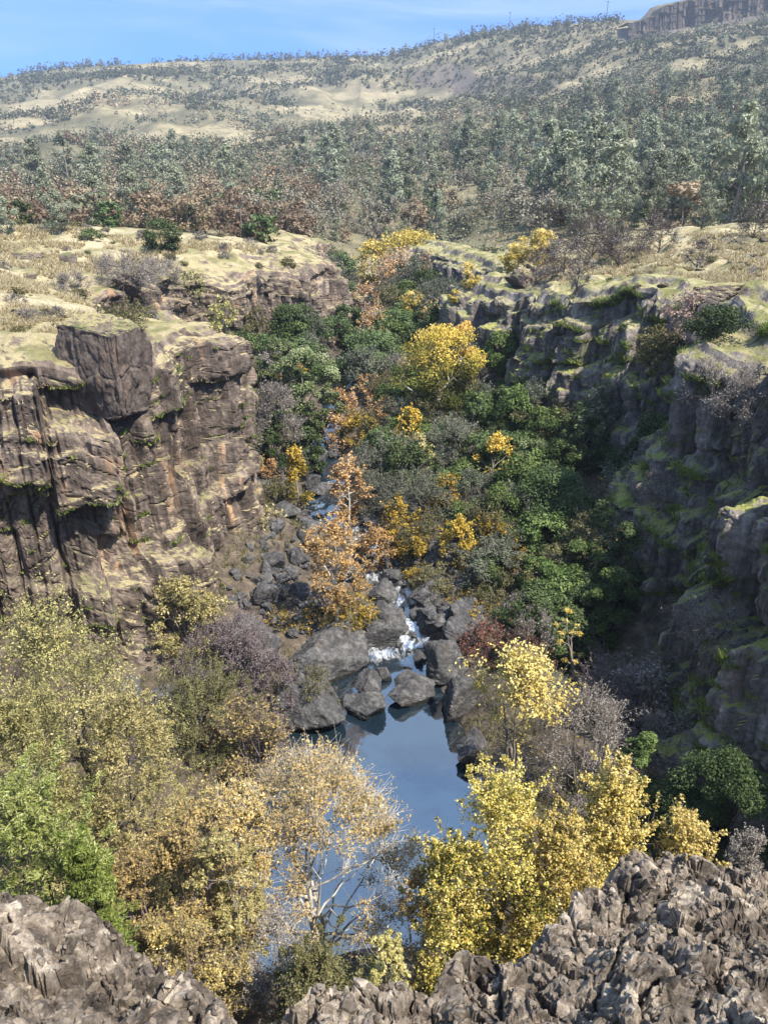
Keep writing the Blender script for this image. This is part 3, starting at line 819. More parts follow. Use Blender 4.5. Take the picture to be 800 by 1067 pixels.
outcrop('rock_outcrop', 'smaller crumbly grey outcrop sloping down to the right, beside the bright green bush', -9, 1.2, 1.0,
        [(-9, 5.6, -6.0), (-3.5, 5.0, -6.05), (-2.25, 4.6, -6.1), (-1.1, 4.0, -6.1), (1, 3.4, -6.2)], -20, -1.12, 700, [])

# ------------------------------------------------------------------ the layered crag on the summit
def crag():
    az = np.linspace(.272, .52, 700)
    yc = 150 + .925 * (1070 - 150) - 4 + 5 * fbm(az * 60, az * 0, seed=3, octv=4); xc = az * yc
    nz_ = 60; q = np.linspace(0, 1, nz_)[:, None]
    s_ = xc[None, :] + 0 * q
    zb = land(xc, yc)[0] - 3; zt = land(xc, yc + 45)[0] + 2.5 + 2.0 * fbm(xc / 14, xc * 0, seed=6, octv=4)
    z = zb[None, :] * (1 - q) + zt[None, :] * q
    h, e1, e2 = blocks(s_ / 16, z / 14, 5, 9, 5, 2); o = h - 3 * sstep(.14, 0, e1)
    h, e1, e2 = blocks(s_ / 5, z / 6, 6, 3, 2, 1); o = o + h - 1.2 * sstep(.16, 0, e1) - .8 * sstep(.1, 0, e2)
    Y = yc[None, :] - o - 7 * (1 - q) ** 2 + 40 * np.clip((q - .93) / .07, 0, 1)
    V = np.stack([s_.ravel(), Y.ravel(), z.ravel()], 1)
    o_ = link('cliff', make_mesh('cliff', V, grid_faces(nz_, 700), M_crag)); tag(o_, kind='structure')
M_crag = rock_mat('summit_rock', (.022, .018, .018), (.075, .06, .055), (.21, .17, .145), fresh=(.26, .18, .13), fresh_amt=.5, moss=(.06, .06, .03), moss2=(.12, .1, .06), scale=.12)
crag()

for i in range(260):
    y_ = rnd.uniform(44, 120); x_ = rnd.choice([-1, 1]) * rnd.uniform(12, .55 * y_ + 4)
    q_ = float(sdist(np.array([x_]), np.array([y_]))[0])
    if q_ > -3 or q_ < -45 or rnd.random() < .45: continue
    o = link('plateau_stone', R_MESH[rnd.randrange(6)])
    s_ = rnd.choice([.2, .25, .3, .4, .55, .8]) * (y_ / 70) ** .5
    o.scale = (s_, s_ * rnd.uniform(.6, 1), s_ * rnd.uniform(.35, .7)); o.location = (x_, y_, floor_at(x_, y_, GROUND) + s_ * .1); o.rotation_euler = (rnd.uniform(-.3, .3), rnd.uniform(-.3, .3), rnd.uniform(0, 6))
    tag(o, ('rather large' if s_ > .5 else 'small') + ' brown stone half sunk in the dry grass of the ' + ('left' if x_ < 0 else 'right') + ' plateau', 'stone', 'stones scattered on the plateaus')
# ------------------------------------------------------------------ vegetation
Y1, Y2, Y3 = (.30, .20, .03), (.56, .40, .06), (.72, .60, .16)
LM = {
    'cottonwood': leaf_mat('cottonwood_leaves', [(0, (.12, .13, .03)), (.3, (.30, .27, .06)), (.6, (.58, .44, .10)), (1, (.76, .64, .26))], .35, .12),
    'yellow_green': leaf_mat('yellow_green_leaves', [(0, (.13, .125, .055)), (.4, (.30, .28, .115)), (.75, (.50, .43, .165)), (1, (.66, .58, .32))], .35, .12),
    'tan': leaf_mat('tan_leaves', [(0, (.16, .12, .06)), (.4, (.33, .26, .12)), (.75, (.55, .40, .13)), (1, (.68, .58, .34))], .3, .12),
    'orange': leaf_mat('orange_leaves', [(0, (.13, .09, .035)), (.4, (.31, .18, .07)), (.75, (.47, .28, .11)), (1, (.6, .41, .22))], .3, .15),
    'golden': leaf_mat('golden_leaves', [(0, (.12, .10, .02)), (.4, (.34, .24, .04)), (.75, (.56, .36, .06)), (1, (.70, .5, .12))], .3, .15),
    'sycamore': leaf_mat('sycamore_leaves', [(0, (.06, .07, .02)), (.45, (.19, .17, .04)), (.72, (.5, .38, .07)), (1, (.72, .50, .14))], .3, .1),
    'rust': leaf_mat('rust_leaves', [(0, (.08, .045, .03)), (.5, (.20, .10, .065)), (1, (.36, .2, .13))], .25, .2),
    'pink': leaf_mat('pinkish_leaves', [(0, (.2, .14, .11)), (.5, (.36, .25, .2)), (1, (.5, .38, .32))], .25, .15),
    'oak_green': leaf_mat('live_oak_leaves', [(0, (.03, .042, .014)), (.45, (.075, .1, .036)), (.8, (.15, .18, .075)), (1, (.26, .28, .15))], .18, .2, .5),
    'dark_green': leaf_mat('dark_evergreen_leaves', [(0, (.022, .036, .013)), (.5, (.056, .084, .03)), (1, (.125, .16, .065))], .15, .25, .5),
    'bright_green': leaf_mat('bright_green_leaves', [(0, (.06, .09, .02)), (.4, (.17, .22, .045)), (.8, (.33, .37, .11)), (1, (.54, .54, .26))], .35, .1),
    'mid_green': leaf_mat('mid_green_leaves', [(0, (.03, .055, .018)), (.5, (.085, .13, .038)), (1, (.19, .24, .085))], .25, .15),
    'grey_green': leaf_mat('grey_green_leaves', [(0, (.055, .065, .045)), (.5, (.125, .14, .095)), (1, (.25, .26, .19))], .25, .15),
    'olive': leaf_mat('olive_leaves', [(0, (.06, .06, .025)), (.5, (.15, .14, .06)), (1, (.28, .26, .13))], .3, .15),
    'pine': leaf_mat('grey_pine_needles', [(0, (.10, .115, .07)), (.5, (.215, .235, .155)), (1, (.36, .37, .265))], .2, .2),
    'brown_oak': leaf_mat('brown_oak_leaves', [(0, (.10, .072, .046)), (.5, (.225, .165, .108)), (1, (.35, .28, .195))], .25, .22),
    'grey_oak': leaf_mat('grey_oak_leaves', [(0, (.13, .11, .08)), (.4, (.22, .195, .145)), (.7, (.26, .25, .185)), (1, (.35, .315, .24))], .2, .2),
    'bare': leaf_mat('dry_twig_tips', [(0, (.12, .10, .085)), (.5, (.21, .185, .165)), (1, (.34, .31, .28))], .15, .15),
    'purple': leaf_mat('purple_twig_tips', [(0, (.085, .065, .068)), (.5, (.17, .135, .135)), (1, (.27, .225, .22))], .15, .15),
    'straw': leaf_mat('dry_grass', [(0, (.2, .17, .07)), (.4, (.42, .35, .19)), (1, (.66, .58, .4))], .3, .1),
    'moss': leaf_mat('ledge_grass', [(0, (.07, .1, .02)), (.4, (.16, .21, .045)), (.8, (.28, .31, .09)), (1, (.42, .4, .18))], .3, .1),
    'chaparral': leaf_mat('chaparral_leaves', [(0, (.028, .036, .02)), (.45, (.065, .075, .04)), (.75, (.13, .125, .07)), (1, (.2, .155, .095))], .12, .1),
}
BARK = {
    'pale': bark_mat('pale_bark', (.3, .27, .23), (.62, .58, .5)),
    'grey': bark_mat('grey_bark', (.11, .095, .08), (.3, .265, .23)),
    'dark': bark_mat('dark_bark', (.035, .028, .024), (.10, .08, .068)),
    'purple': bark_mat('purple_grey_bark', (.10, .08, .08), (.25, .205, .2)),
}

class Wood:
    def __init__(s): s.V, s.F, s.n = [], [], 0
    def tube(s, pts, rad, k=5):
        pts = np.asarray(pts, float); rad = np.asarray(rad, float); n = len(pts)
        tg = np.gradient(pts, axis=0); tg /= np.linalg.norm(tg, axis=1)[:, None] + 1e-9
        ref = np.array([.3, .9, .2]) if abs(tg[0, 2]) > .8 else np.array([0, 0, 1.])
        a = np.cross(tg, ref); a /= np.linalg.norm(a, axis=1)[:, None] + 1e-9
        b = np.cross(tg, a)
        an = np.arange(k) * 2 * math.pi / k
        V = pts[:, None, :] + rad[:, None, None] * (np.cos(an)[None, :, None] * a[:, None, :] + np.sin(an)[None, :, None] * b[:, None, :])
        i = (np.arange(n - 1)[:, None] * k + np.arange(k)[None, :]).ravel()
        j = (np.arange(n - 1)[:, None] * k + (np.arange(k)[None, :] + 1) % k).ravel()
        s.V.append(V.reshape(-1, 3)); s.F.append(np.stack([i, j, j + k, i + k], 1) + s.n); s.n += n * k
    def twigs(s, A, B, ra, rb):
        """many straight three-sided twigs at once"""
        m = len(A)
        if not m: return
        d = B - A; d = d / (np.linalg.norm(d, axis=1)[:, None] + 1e-9)
        ref = np.where(np.abs(d[:, 2:3]) > .8, np.array([[1., 0, 0]]), np.array([[0, 0, 1.]]))
        a = np.cross(d, ref); a /= np.linalg.norm(a, axis=1)[:, None] + 1e-9
        b = np.cross(d, a)
        V = np.zeros((m, 6, 3))
        for q in range(3):
            c, sn = math.cos(q * 2.0944), math.sin(q * 2.0944)
            V[:, q] = A + ra * (c * a + sn * b); V[:, 3 + q] = B + rb * (c * a + sn * b)
        base = np.arange(m)[:, None] * 6
        F = np.concatenate([base + np.array([[q, (q + 1) % 3, 3 + (q + 1) % 3, 3 + q]]) for q in range(3)])
        s.V.append(V.reshape(-1, 3)); s.F.append(F + s.n); s.n += m * 6
    def arrays(s):
        return np.concatenate(s.V), np.concatenate(s.F)

def leaf_quads(C, Nrm, size, rg, asp=.55, curl=.0):
    m = len(C)
    Nrm = Nrm / (np.linalg.norm(Nrm, axis=1)[:, None] + 1e-9)
    t = rg.normal(size=(m, 3)); t -= (t * Nrm).sum(1)[:, None] * Nrm; t /= np.linalg.norm(t, axis=1)[:, None] + 1e-9
    b = np.cross(Nrm, t)
    L_ = (size * rg.uniform(.6, 1.35, m))[:, None]
    V = np.stack([C - t * L_ * .5, C + b * L_ * asp * .5 + t * L_ * .05, C + t * L_ * .5, C - b * L_ * asp * .5 + t * L_ * .05], 1)
    F = np.arange(m * 4).reshape(m, 4)
    return V.reshape(-1, 3), F

PROF = {
    'round': lambda t: np.sqrt(np.maximum(1 - (2 * t - 1) ** 2, 0.02)),
    'dome': lambda t: np.sqrt(np.maximum(1 - np.clip((t - .3) / .7, 0, 1) ** 2, .02)) * (.75 + .25 * np.clip(t / .3, 0, 1)),
    'cone': lambda t: np.clip(1.05 - t, .06, 1) ** .8 * np.clip(.45 + 2.2 * t, 0, 1),
    'column': lambda t: np.minimum(np.clip(.45 + 2 * t, 0, 1), np.clip((1.03 - t) * 2.2, .08, 1)),
    'vase': lambda t: np.clip(.25 + 1.0 * t, 0, 1) * np.sqrt(np.clip((1.04 - t) * 3.2, .05, 1)),
    'flat': lambda t: np.sqrt(np.maximum(1 - t ** 2 * .95, .04)),
}

def tree_arrays(seed, H, W, shape='round', base=.25, n_clump=60, n_leaf=3000, leaf=.2, clump=.12, trunk=None, stems=1, twig=0, twig_len=.14,
                twig_r=.012, up=.3, lean=(0, 0), hollow=.35, tint0=.5, tint_top=0.0, tint_v=.22, top_bias=0.0, lobes=.3, asp=.55, limbs=9, droop=0.0, gap=0.0):
    rg = np.random.RandomState(seed)
    R = W / 2
    trunk = trunk or max(.05, H * .022)
    # crown clumps
    cl = []
    ph = rg.uniform(0, 20, 3)
    while len(cl) < n_clump:
        t = rg.uniform(0, 1) if not top_bias else 1 - abs(rg.uniform(0, 1) ** (1 + top_bias) )
        az = rg.uniform(0, 2 * math.pi)
        rr = PROF[shape](np.array(t)) * (hollow + (1 - hollow) * math.sqrt(rg.uniform(0, 1)))
        lob = 1 + lobes * (math.sin(az * 2 + ph[0] + 3 * t) * .5 + math.sin(az * 3 + ph[1] - 5 * t) * .35 + math.sin(az * 5 + ph[2] + 9 * t) * .25)
        if gap and math.sin(az * 2 + ph[1] + t * 7) + math.sin(t * 11 + ph[0]) > 2 - 2 * gap: continue
        z = (base + (1 - base) * t) * H - (clump * W * .4 if t > .9 else 0)
        cl.append((math.cos(az) * rr * lob * R * .88 + lean[0] * t * H, math.sin(az) * rr * lob * R * .88 + lean[1] * t * H, z - droop * rr * R, t))
    cl = np.array(cl); P = cl[:, :3]; T = cl[:, 3]
    wood = Wood()
    # stems
    starts = []
    for k in range(stems):
        a = rg.uniform(0, 6.28) if stems > 1 else 0
        sp = (R * .32 if stems > 1 else 0)
        hz = np.linspace(0, 1, 9)
        top = .9 if shape in ('cone', 'column') else .72
        wob = np.cumsum(rg.normal(0, .012 * H, (9, 2)), 0) * .7; wob[0] = 0
        st = np.stack([math.cos(a) * sp * hz ** .8 + wob[:, 0] + lean[0] * H * hz, math.sin(a) * sp * hz ** .8 + wob[:, 1] + lean[1] * H * hz, hz * H * top], 1)
        st[:, :2] += rg.normal(0, .03 * W if stems > 1 else 0, 2) * hz[:, None]
        rad = trunk / math.sqrt(stems) * (1 - .86 * hz) + .008
        rad[0] *= 1.35
        wood.tube(st, rad, 7); starts.append((st, rad))
    # limbs: spread over the clumps
    lim = [rg.randint(len(P))]
    dmin = np.linalg.norm(P - P[lim[0]], axis=1)
    for k in range(min(limbs, len(P)) - 1):
        j = int(np.argmax(dmin)); lim.append(j); dmin = np.minimum(dmin, np.linalg.norm(P - P[j], axis=1))
    LP = []
    for j in lim:
        e = P[j]
        st, rad = starts[rg.randint(len(starts))]
        hd = math.hypot(e[0] - lean[0] * e[2], e[1] - lean[1] * e[2])
        zs = np.clip(e[2] - hd * (.55 + up), H * .08, st[-1, 2])
        s0 = np.array([np.interp(zs, st[:, 2], st[:, i]) for i in range(3)]); r0 = np.interp(zs, st[:, 2], rad)
        q = np.linspace(0, 1, 7)[:, None]
        mid = (s0 + e) / 2 + np.array([0, 0, hd * (.12 - droop * .3)]) + rg.normal(0, .06 * hd + .01, 3)
        c = s0 * (1 - q) ** 2 + 2 * mid * q * (1 - q) + e * q ** 2
        c[1:-1] += rg.normal(0, .02 * hd + .005, (5, 3))
        r = r0 * .62 * (1 - .85 * q[:, 0]) + .006
        wood.tube(c, r, 5); LP.append((c, r))
    AP = np.concatenate([c[2:] for c, r in LP] + [st[4:] for st, r in starts]); AR = np.concatenate([r[2:] for c, r in LP] + [r[4:] for st, r in starts])
    for i in range(len(P)):
        d = np.linalg.norm(AP - P[i], axis=1) + .5 * np.maximum(AP[:, 2] - P[i, 2], 0)
        j = int(np.argmin(d))
        if d[j] < 1e-6: continue
        q = np.linspace(0, 1, 4)[:, None]
        c = AP[j] * (1 - q) + P[i] * q
        c[1:3] += rg.normal(0, .06 * d[j], (2, 3)); c[1:3, 2] += .05 * d[j]
        wood.tube(c, np.array([1, .7, .45, .25]) * min(AR[j] * .7, .02 + .012 * d[j] * 2), 4)
    cr = clump * W
    tipsP, tipsT = P, T
    if twig:
        idx = rg.randint(0, len(P), twig)
        dr = rg.normal(size=(twig, 3)); ctr = np.array([lean[0] * H * .5, lean[1] * H * .5, H * (base + .35 * (1 - base))])
        o_ = P[idx] - ctr; o_ /= np.linalg.norm(o_, axis=1)[:, None] + 1e-6
        dr = dr / np.linalg.norm(dr, axis=1)[:, None] * .8 + o_ * .8 + np.array([0, 0, up - droop])
        dr /= np.linalg.norm(dr, axis=1)[:, None]
        A = P[idx] + rg.normal(0, cr * .25, (twig, 3)); ln = twig_len * W * rg.uniform(.5, 1.3, (twig, 1))
        B = A + dr * ln
        wood.twigs(A, B, twig_r, twig_r * .5)
        B2 = B + (dr + rg.normal(0, .45, (twig, 3))) * ln * .6
        wood.twigs(B, B2, twig_r * .6, twig_r * .3)
        A3 = A + (B - A) * rg.uniform(.3, .8, (twig, 1)); B3 = A3 + (dr + rg.normal(0, .6, (twig, 3))) * ln * .6
        wood.twigs(A3, B3, twig_r * .6, twig_r * .3)
    # leaves
    wt = np.ones(len(P))
    if top_bias: wt = .15 + T ** (.5 + top_bias)
    wt *= rg.uniform(.5, 1.5, len(P)); wt /= wt.sum()
    ci = rg.choice(len(P), n_leaf, p=wt)
    off = rg.normal(size=(n_leaf, 3)); off /= np.linalg.norm(off, axis=1)[:, None]
    off *= (rg.uniform(0, 1, (n_leaf, 1)) ** .45) * cr * np.array([1, 1, .75])
    C = P[ci] + off
    if twig and n_leaf:
        m = rg.rand(n_leaf) < .5; ti = rg.randint(0, twig, n_leaf); f_ = rg.uniform(.3, 1, (n_leaf, 1))
        tw = B[ti] * (1 - f_) + B2[ti] * f_ + rg.normal(0, leaf * .5, (n_leaf, 3))
        if top_bias:
            zt = (B[ti, 2] / H - base) / (1 - base); m &= rg.rand(n_leaf) < np.clip(zt, 0, 1) ** (1 + top_bias)
        C = np.where(m[:, None], tw, C)
    ctr = np.array([lean[0] * H * .5, lean[1] * H * .5, H * (base + .3 * (1 - base))])
    out = C - ctr; out /= np.linalg.norm(out, axis=1)[:, None] + 1e-6
    nr = rg.normal(size=(n_leaf, 3)) * .75 + off / (cr + 1e-6) * .7 + out * .45 + np.array([0, 0, .45])
    LV, LF = leaf_quads(C, nr, leaf, rg, asp)
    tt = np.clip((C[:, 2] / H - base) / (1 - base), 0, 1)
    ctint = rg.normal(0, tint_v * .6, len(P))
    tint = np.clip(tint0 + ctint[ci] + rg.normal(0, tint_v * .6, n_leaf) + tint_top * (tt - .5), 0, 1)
    WV, WF = wood.arrays()
    return WV, WF, LV, LF, np.repeat(tint, 4)

KIND = {}  # kind -> (defaults)
def K(name, obj_name, cat, leafm, bark, **kw): KIND[name] = (obj_name, cat, leafm, bark, kw)
K('cottonwood', 'cottonwood_tree', 'tree', 'cottonwood', 'grey', shape='column', base=.12, clump=.2, n_clump=95, twig=500, twig_len=.2, asp=.7, tint0=.52, tint_v=.5, lobes=.5, hollow=.3, cover=2.5, lpx=2.8, tint_top=.35)
K('bare_cottonwood', 'cottonwood_tree', 'tree', 'cottonwood', 'grey', shape='round', base=.15, clump=.1, tint0=.72, tint_v=.2, top_bias=1.7, twig=900, cover=1.5, lpx=4.0, stems=3, tint_top=.3)
K('willow', 'willow_tree', 'tree', 'yellow_green', 'dark', shape='dome', base=.15, clump=.12, tint0=.5, tint_v=.3, lobes=.35, cover=2.4, lpx=3.2, asp=.4, stems=2, twig=500)
K('tan_shrub', 'deciduous_shrub', 'shrub', 'tan', 'purple', shape='dome', base=.05, clump=.13, tint0=.45, tint_v=.3, cover=1.5, lpx=3.2, stems=5, twig=900, twig_len=.12)
K('twiggy', 'deciduous_tree', 'tree', 'tan', 'pale', shape='vase', base=.25, clump=.09, tint0=.7, tint_v=.25, top_bias=1.6, cover=.9, lpx=3.2, stems=3, twig=1500, twig_len=.1, limbs=16)
K('green_bush', 'green_bush', 'bush', 'bright_green', 'dark', shape='dome', base=.03, clump=.2, n_clump=90, twig=300, twig_len=.22, tint0=.55, tint_v=.3, cover=4, lpx=5, asp=.25, stems=5, tint_top=.3)
K('olive_bush', 'evergreen_bush', 'bush', 'olive', 'dark', shape='dome', base=.02, clump=.19, n_clump=80, twig=200, tint0=.45, tint_v=.3, cover=3.5, lpx=2.8, stems=4)
K('dark_bush', 'evergreen_bush', 'bush', 'dark_green', 'dark', shape='dome', base=.02, clump=.15, n_clump=60, lobes=.6, hollow=.5, tint0=.5, tint_v=.3, cover=3.5, lpx=2.8, stems=4)
K('bare_shrub', 'bare_shrub', 'shrub', 'bare', 'grey', shape='dome', base=.05, clump=.12, tint0=.5, tint_v=.25, cover=.9, lpx=2.0, stems=6, twig=1300, twig_len=.12)
K('purple_shrub', 'bare_shrub', 'shrub', 'purple', 'purple', shape='dome', base=.05, clump=.12, tint0=.5, tint_v=.25, cover=1.1, lpx=2.0, stems=6, twig=1500, twig_len=.12)
K('rust_shrub', 'deciduous_shrub', 'shrub', 'rust', 'purple', shape='dome', base=.05, clump=.13, tint0=.5, tint_v=.3, cover=2, lpx=2.6, stems=5, twig=500)
K('pink_shrub', 'deciduous_shrub', 'shrub', 'pink', 'grey', shape='dome', base=.1, clump=.13, tint0=.5, tint_v=.3, cover=1.6, lpx=2.6, stems=4, twig=500)
K('orange_tree', 'alder_tree', 'tree', 'orange', 'pale', shape='round', base=.25, clump=.13, tint0=.5, tint_v=.3, lobes=.4, cover=2.2, lpx=2.8, gap=.15, twig=250, tint_top=.3)
K('golden_tree', 'alder_tree', 'tree', 'golden', 'grey', shape='column', base=.1, clump=.14, tint0=.5, tint_v=.3, lobes=.35, cover=2.6, lpx=2.8, tint_top=.3, twig=200)
K('golden_shrub', 'deciduous_shrub', 'shrub', 'golden', 'grey', shape='dome', base=.05, clump=.13, tint0=.4, tint_v=.3, cover=2.4, lpx=2.7, stems=4, twig=200)
K('yellow_shrub', 'deciduous_shrub', 'shrub', 'yellow_green', 'grey', shape='dome', base=.05, clump=.13, tint0=.6, tint_v=.3, cover=2.4, lpx=3, stems=5, twig=250)
K('sycamore', 'sycamore_tree', 'tree', 'sycamore', 'pale', shape='round', base=.2, clump=.14, tint0=.4, tint_v=.22, lobes=.4, cover=2.8, lpx=2.6, tint_top=.95, limbs=12)
K('live_oak', 'live_oak_tree', 'tree', 'oak_green', 'grey', shape='dome', base=.15, clump=.11, n_clump=46, tint0=.55, tint_v=.2, lobes=.35, cover=4, lpx=2.5, hollow=.55, tint_top=.35)
K('dark_oak', 'live_oak_tree', 'tree', 'dark_green', 'dark', shape='dome', base=.1, clump=.12, n_clump=46, tint0=.5, tint_v=.25, lobes=.35, cover=4, lpx=2.5, hollow=.5, tint_top=.35)
K('evergreen', 'evergreen_tree', 'tree', 'dark_green', 'dark', shape='cone', base=.06, clump=.14, tint0=.5, tint_v=.25, lobes=.3, cover=4, lpx=2.6, tint_top=.3)
K('green_tree', 'broadleaf_tree', 'tree', 'mid_green', 'dark', shape='column', base=.08, clump=.15, tint0=.5, tint_v=.28, lobes=.35, cover=3.4, lpx=2.7, tint_top=.35)
K('grey_willow', 'grey_willow', 'tree', 'grey_green', 'grey', shape='dome', base=.06, clump=.13, tint0=.45, tint_v=.28, lobes=.35, cover=2.6, lpx=2.4, asp=.4, stems=4, twig=500)
K('olive_willow', 'grey_willow', 'tree', 'olive', 'grey', shape='dome', base=.06, clump=.13, tint0=.4, tint_v=.28, lobes=.35, cover=2.6, lpx=2.4, asp=.4, stems=4, twig=400)
K('yellow_tree', 'cottonwood_tree', 'tree', 'cottonwood', 'grey', shape='round', base=.12, clump=.14, tint0=.62, tint_v=.22, lobes=.35, cover=2.8, lpx=2.6, tint_top=.3)
K('bare_oak', 'bare_oak_tree', 'tree', 'bare', 'dark', shape='dome', base=.35, clump=.12, tint0=.5, tint_v=.25, cover=.8, lpx=1.9, twig=700, twig_len=.13, limbs=12, lobes=.4)
K('grey_pine', 'grey_pine_tree', 'tree', 'pine', 'grey', shape='column', base=.1, clump=.16, tint0=.5, tint_v=.22, lobes=.5, cover=2.4, lpx=2.2, asp=.35, gap=.1, limbs=12, tint_top=.3)
K('grey_oak', 'grey_oak_tree', 'tree', 'grey_oak', 'grey', shape='dome', base=.15, clump=.14, tint0=.5, tint_v=.28, lobes=.4, cover=2.0, lpx=2.1, twig=300)
K('brown_oak', 'deciduous_oak_tree', 'tree', 'brown_oak', 'grey', shape='dome', base=.12, clump=.14, tint0=.5, tint_v=.25, lobes=.4, cover=2.4, lpx=2.3)

PN = [0]
def plant(kind, u, v, Y, wpx, label, group=None, foot=None, objs=(ter,), zbase=None, minH=.6, **over):
    """a plant whose top shows at pixel (u, v), standing Y metres ahead, its crown wpx pixels wide; hpx lifts its foot onto a ledge"""
    oname, cat, lm, bk, kw = KIND[kind]
    kw = dict(kw); kw.update(over)
    if foot is not None:                                   # stands on the rim or ledge seen at pixel row foot
        g_ = hit(u, foot) or at_depth(u, foot, Y); Y = g_.y; zbase = g_.z - .08
    top = at_depth(u, v, Y); t = top.length
    zb = floor_at(top.x, top.y, objs) - .1 if zbase is None else zbase
    H = max(minH, top.z - zb)
    W = wpx * (Y / ray(u, v).y) / FPX
    pxm = FPX / (Y / ray(u, v).y)                          # pixels per metre there
    lpx, cover = kw.pop('lpx'), kw.pop('cover')
    leaf = max(lpx / pxm, .07)
    base = kw.get('base', .2)
    area = math.pi / 4 * W * H * (1 - base)
    nl = int(np.clip(cover * 1.55 * area / (.5 * kw.get('asp', .55) * leaf * leaf), 60, 42000))
    kw.setdefault('n_clump', int(np.clip(20 + area * 1.3, 24, 110)))
    if 'twig' in kw:
        kw['twig'] = int(kw['twig'] * np.clip(area / 22, .3, 2.2)); kw.setdefault('twig_r', max(.008, .22 / pxm))
    PN[0] += 1
    WV, WF, LV, LF, tint = tree_arrays(1000 + PN[0] * 13, H, W, n_leaf=nl, leaf=leaf, **kw)
    root = link(oname, None, None, (top.x, top.y, zb))
    root.empty_display_size = .1
    tag(root, label, cat, group)
    link('trunk' if kind not in ('tan_shrub',) and cat == 'tree' else 'stems', make_mesh('wood', WV, WF, BARK[bk]), root)
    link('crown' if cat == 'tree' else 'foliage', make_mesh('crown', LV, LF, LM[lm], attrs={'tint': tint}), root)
    return root

# --- near trees rising from the gully below the viewpoint
plant('willow', 45, 645, 22, 190, 'tall olive-yellow willow filling the space below the left cliff', n_clump=120)
plant('willow', 128, 735, 20, 130, 'yellow-leaved willow with dark forked trunk next to the bright green bush', tint0=.65, n_clump=90)
plant('willow', 5, 720, 18.5, 130, 'grey-olive willow behind the bright green bush at the picture edge', tint0=.38)
plant('green_bush', 22, 822, 13, 130, 'bright green narrow-leaved bush above the crumbly grey outcrop')
plant('green_bush', 82, 872, 12.5, 60, 'smaller darker green bush beside the bright green one', tint0=.3)
plant('tan_shrub', 190, 845, 16.5, 120, 'tan and yellow shrub with purple twigs between the two outcrops', cover=2.2)
plant('tan_shrub', 130, 900, 15, 100, 'low rust-tinged tan shrub just above the crumbly outcrop', tint0=.35, cover=2.2)
plant('yellow_shrub', 232, 880, 15.5, 80, 'yellow-green speckled shrub left of the twiggy pale tree', cover=1.8)
plant('tan_shrub', 190, 960, 13.2, 110, 'dry brownish shrub at the lip of the gully under the tan ones', tint0=.3, cover=2.0)
plant('twiggy', 335, 818, 20, 235, 'open twiggy tree with pale branches and a thin yellow top before the pool', cover=1.15, twig_len=.07, shape='dome', base=.35, n_clump=150, clump=.06, top_bias=.35, limbs=30, stems=4, tint0=.6, hollow=.5)
plant('twiggy', 245, 835, 18.5, 110, 'tan-topped twiggy tree standing left of the pale-branched one', cover=1.5, tint0=.6)
plant('twiggy', 440, 912, 17, 50, 'small pale twiggy tree between the pool and the yellow cottonwoods', cover=1.0, tint0=.65)
plant('olive_bush', 335, 1003, 12.5, 120, 'low dark olive bush in the gap between the two outcrops')
plant('yellow_shrub', 400, 975, 12.8, 60, 'small yellow-green shrub at the left tip of the larger outcrop')
plant('bare_shrub', 285, 965, 14.5, 90, 'grey leafless brush at the bottom of the gully')
plant('cottonwood', 528, 818, 17, 120, 'broad yellow-green cottonwood directly behind the larger outcrop', tint0=.45, shape='dome', cover=2.8)
plant('cottonwood', 478, 878, 16.5, 95, 'low greenish-yellow cottonwood sloping down to the pool', tint0=.35, shape='dome', cover=3.2)
plant('cottonwood', 645, 806, 17.5, 95, 'brightest tall yellow cottonwood behind the dark rock spine', tint0=.62, cover=2.8)
plant('cottonwood', 588, 868, 16.5, 100, 'short yellow cottonwood filling the gap between two taller ones', tint0=.5, cover=3.4, shape='dome')
plant('cottonwood', 722, 842, 17.5, 70, 'small round yellow cottonwood at the right end of the row', tint0=.68, shape='dome')
plant('bare_cottonwood', 545, 697, 30, 110, 'yellow-crowned cottonwood with bare grey lower twigs on the right pool bank')
plant('dark_bush', 765, 790, 25, 110, 'wide dark green bush at the foot of the right cliff')
plant('dark_bush', 715, 815, 27, 60, 'smaller dark green bush left of the wide one under the right cliff')
plant('green_tree', 676, 765, 29, 52, 'mid-green cone-shaped young tree behind the brightest cottonwood')
plant('bare_shrub', 612, 735, 30, 110, 'grey leafless brush behind the yellow-crowned cottonwood')
plant('bare_shrub', 700, 745, 31, 90, 'brown-grey leafless brush against the base of the right cliff')
plant('bare_shrub', 770, 745, 30, 70, 'pale leafless brush above the wide dark green bush')
plant('bare_shrub', 780, 868, 20, 70, 'grey-green thin brush right of the small round cottonwood')
plant('purple_shrub', 640, 700, 36, 100, 'dark brown leafless thicket in the shade of the right cliff')
# --- left bank
plant('yellow_shrub', 188, 612, 41.5, 70, 'sunlit yellow-green shrub against the left cliff face', cover=3, tint0=.6)
plant('yellow_shrub', 215, 630, 42.5, 50, 'small yellow-green shrub right of the sunlit one under the cliff', cover=2.6)
plant('purple_shrub', 240, 652, 39.5, 96, 'purple-grey leafless shrub before the huge tilted boulder')
plant('purple_shrub', 285, 690, 38, 60, 'small purple-grey brush at the foot of the huge tilted boulder')
plant('olive_willow', 205, 712, 34, 110, 'olive and grey willow leaning over the dark water')
plant('tan_shrub', 258, 740, 33, 100, 'rusty tan shrub hanging over the dark side of the pool', tint0=.3)
plant('olive_willow', 320, 700, 38.5, 70, 'thin olive brush growing out of the mossy pool boulder', cover=1.2)
plant('purple_shrub', 150, 775, 33, 90, 'bare brown thicket behind the yellow willow on the dark bank')
plant('orange_tree', 349, 548, 44.8, 64, 'orange alder with a white straight trunk standing over the flat-topped boulder', base=.32, shape='round')
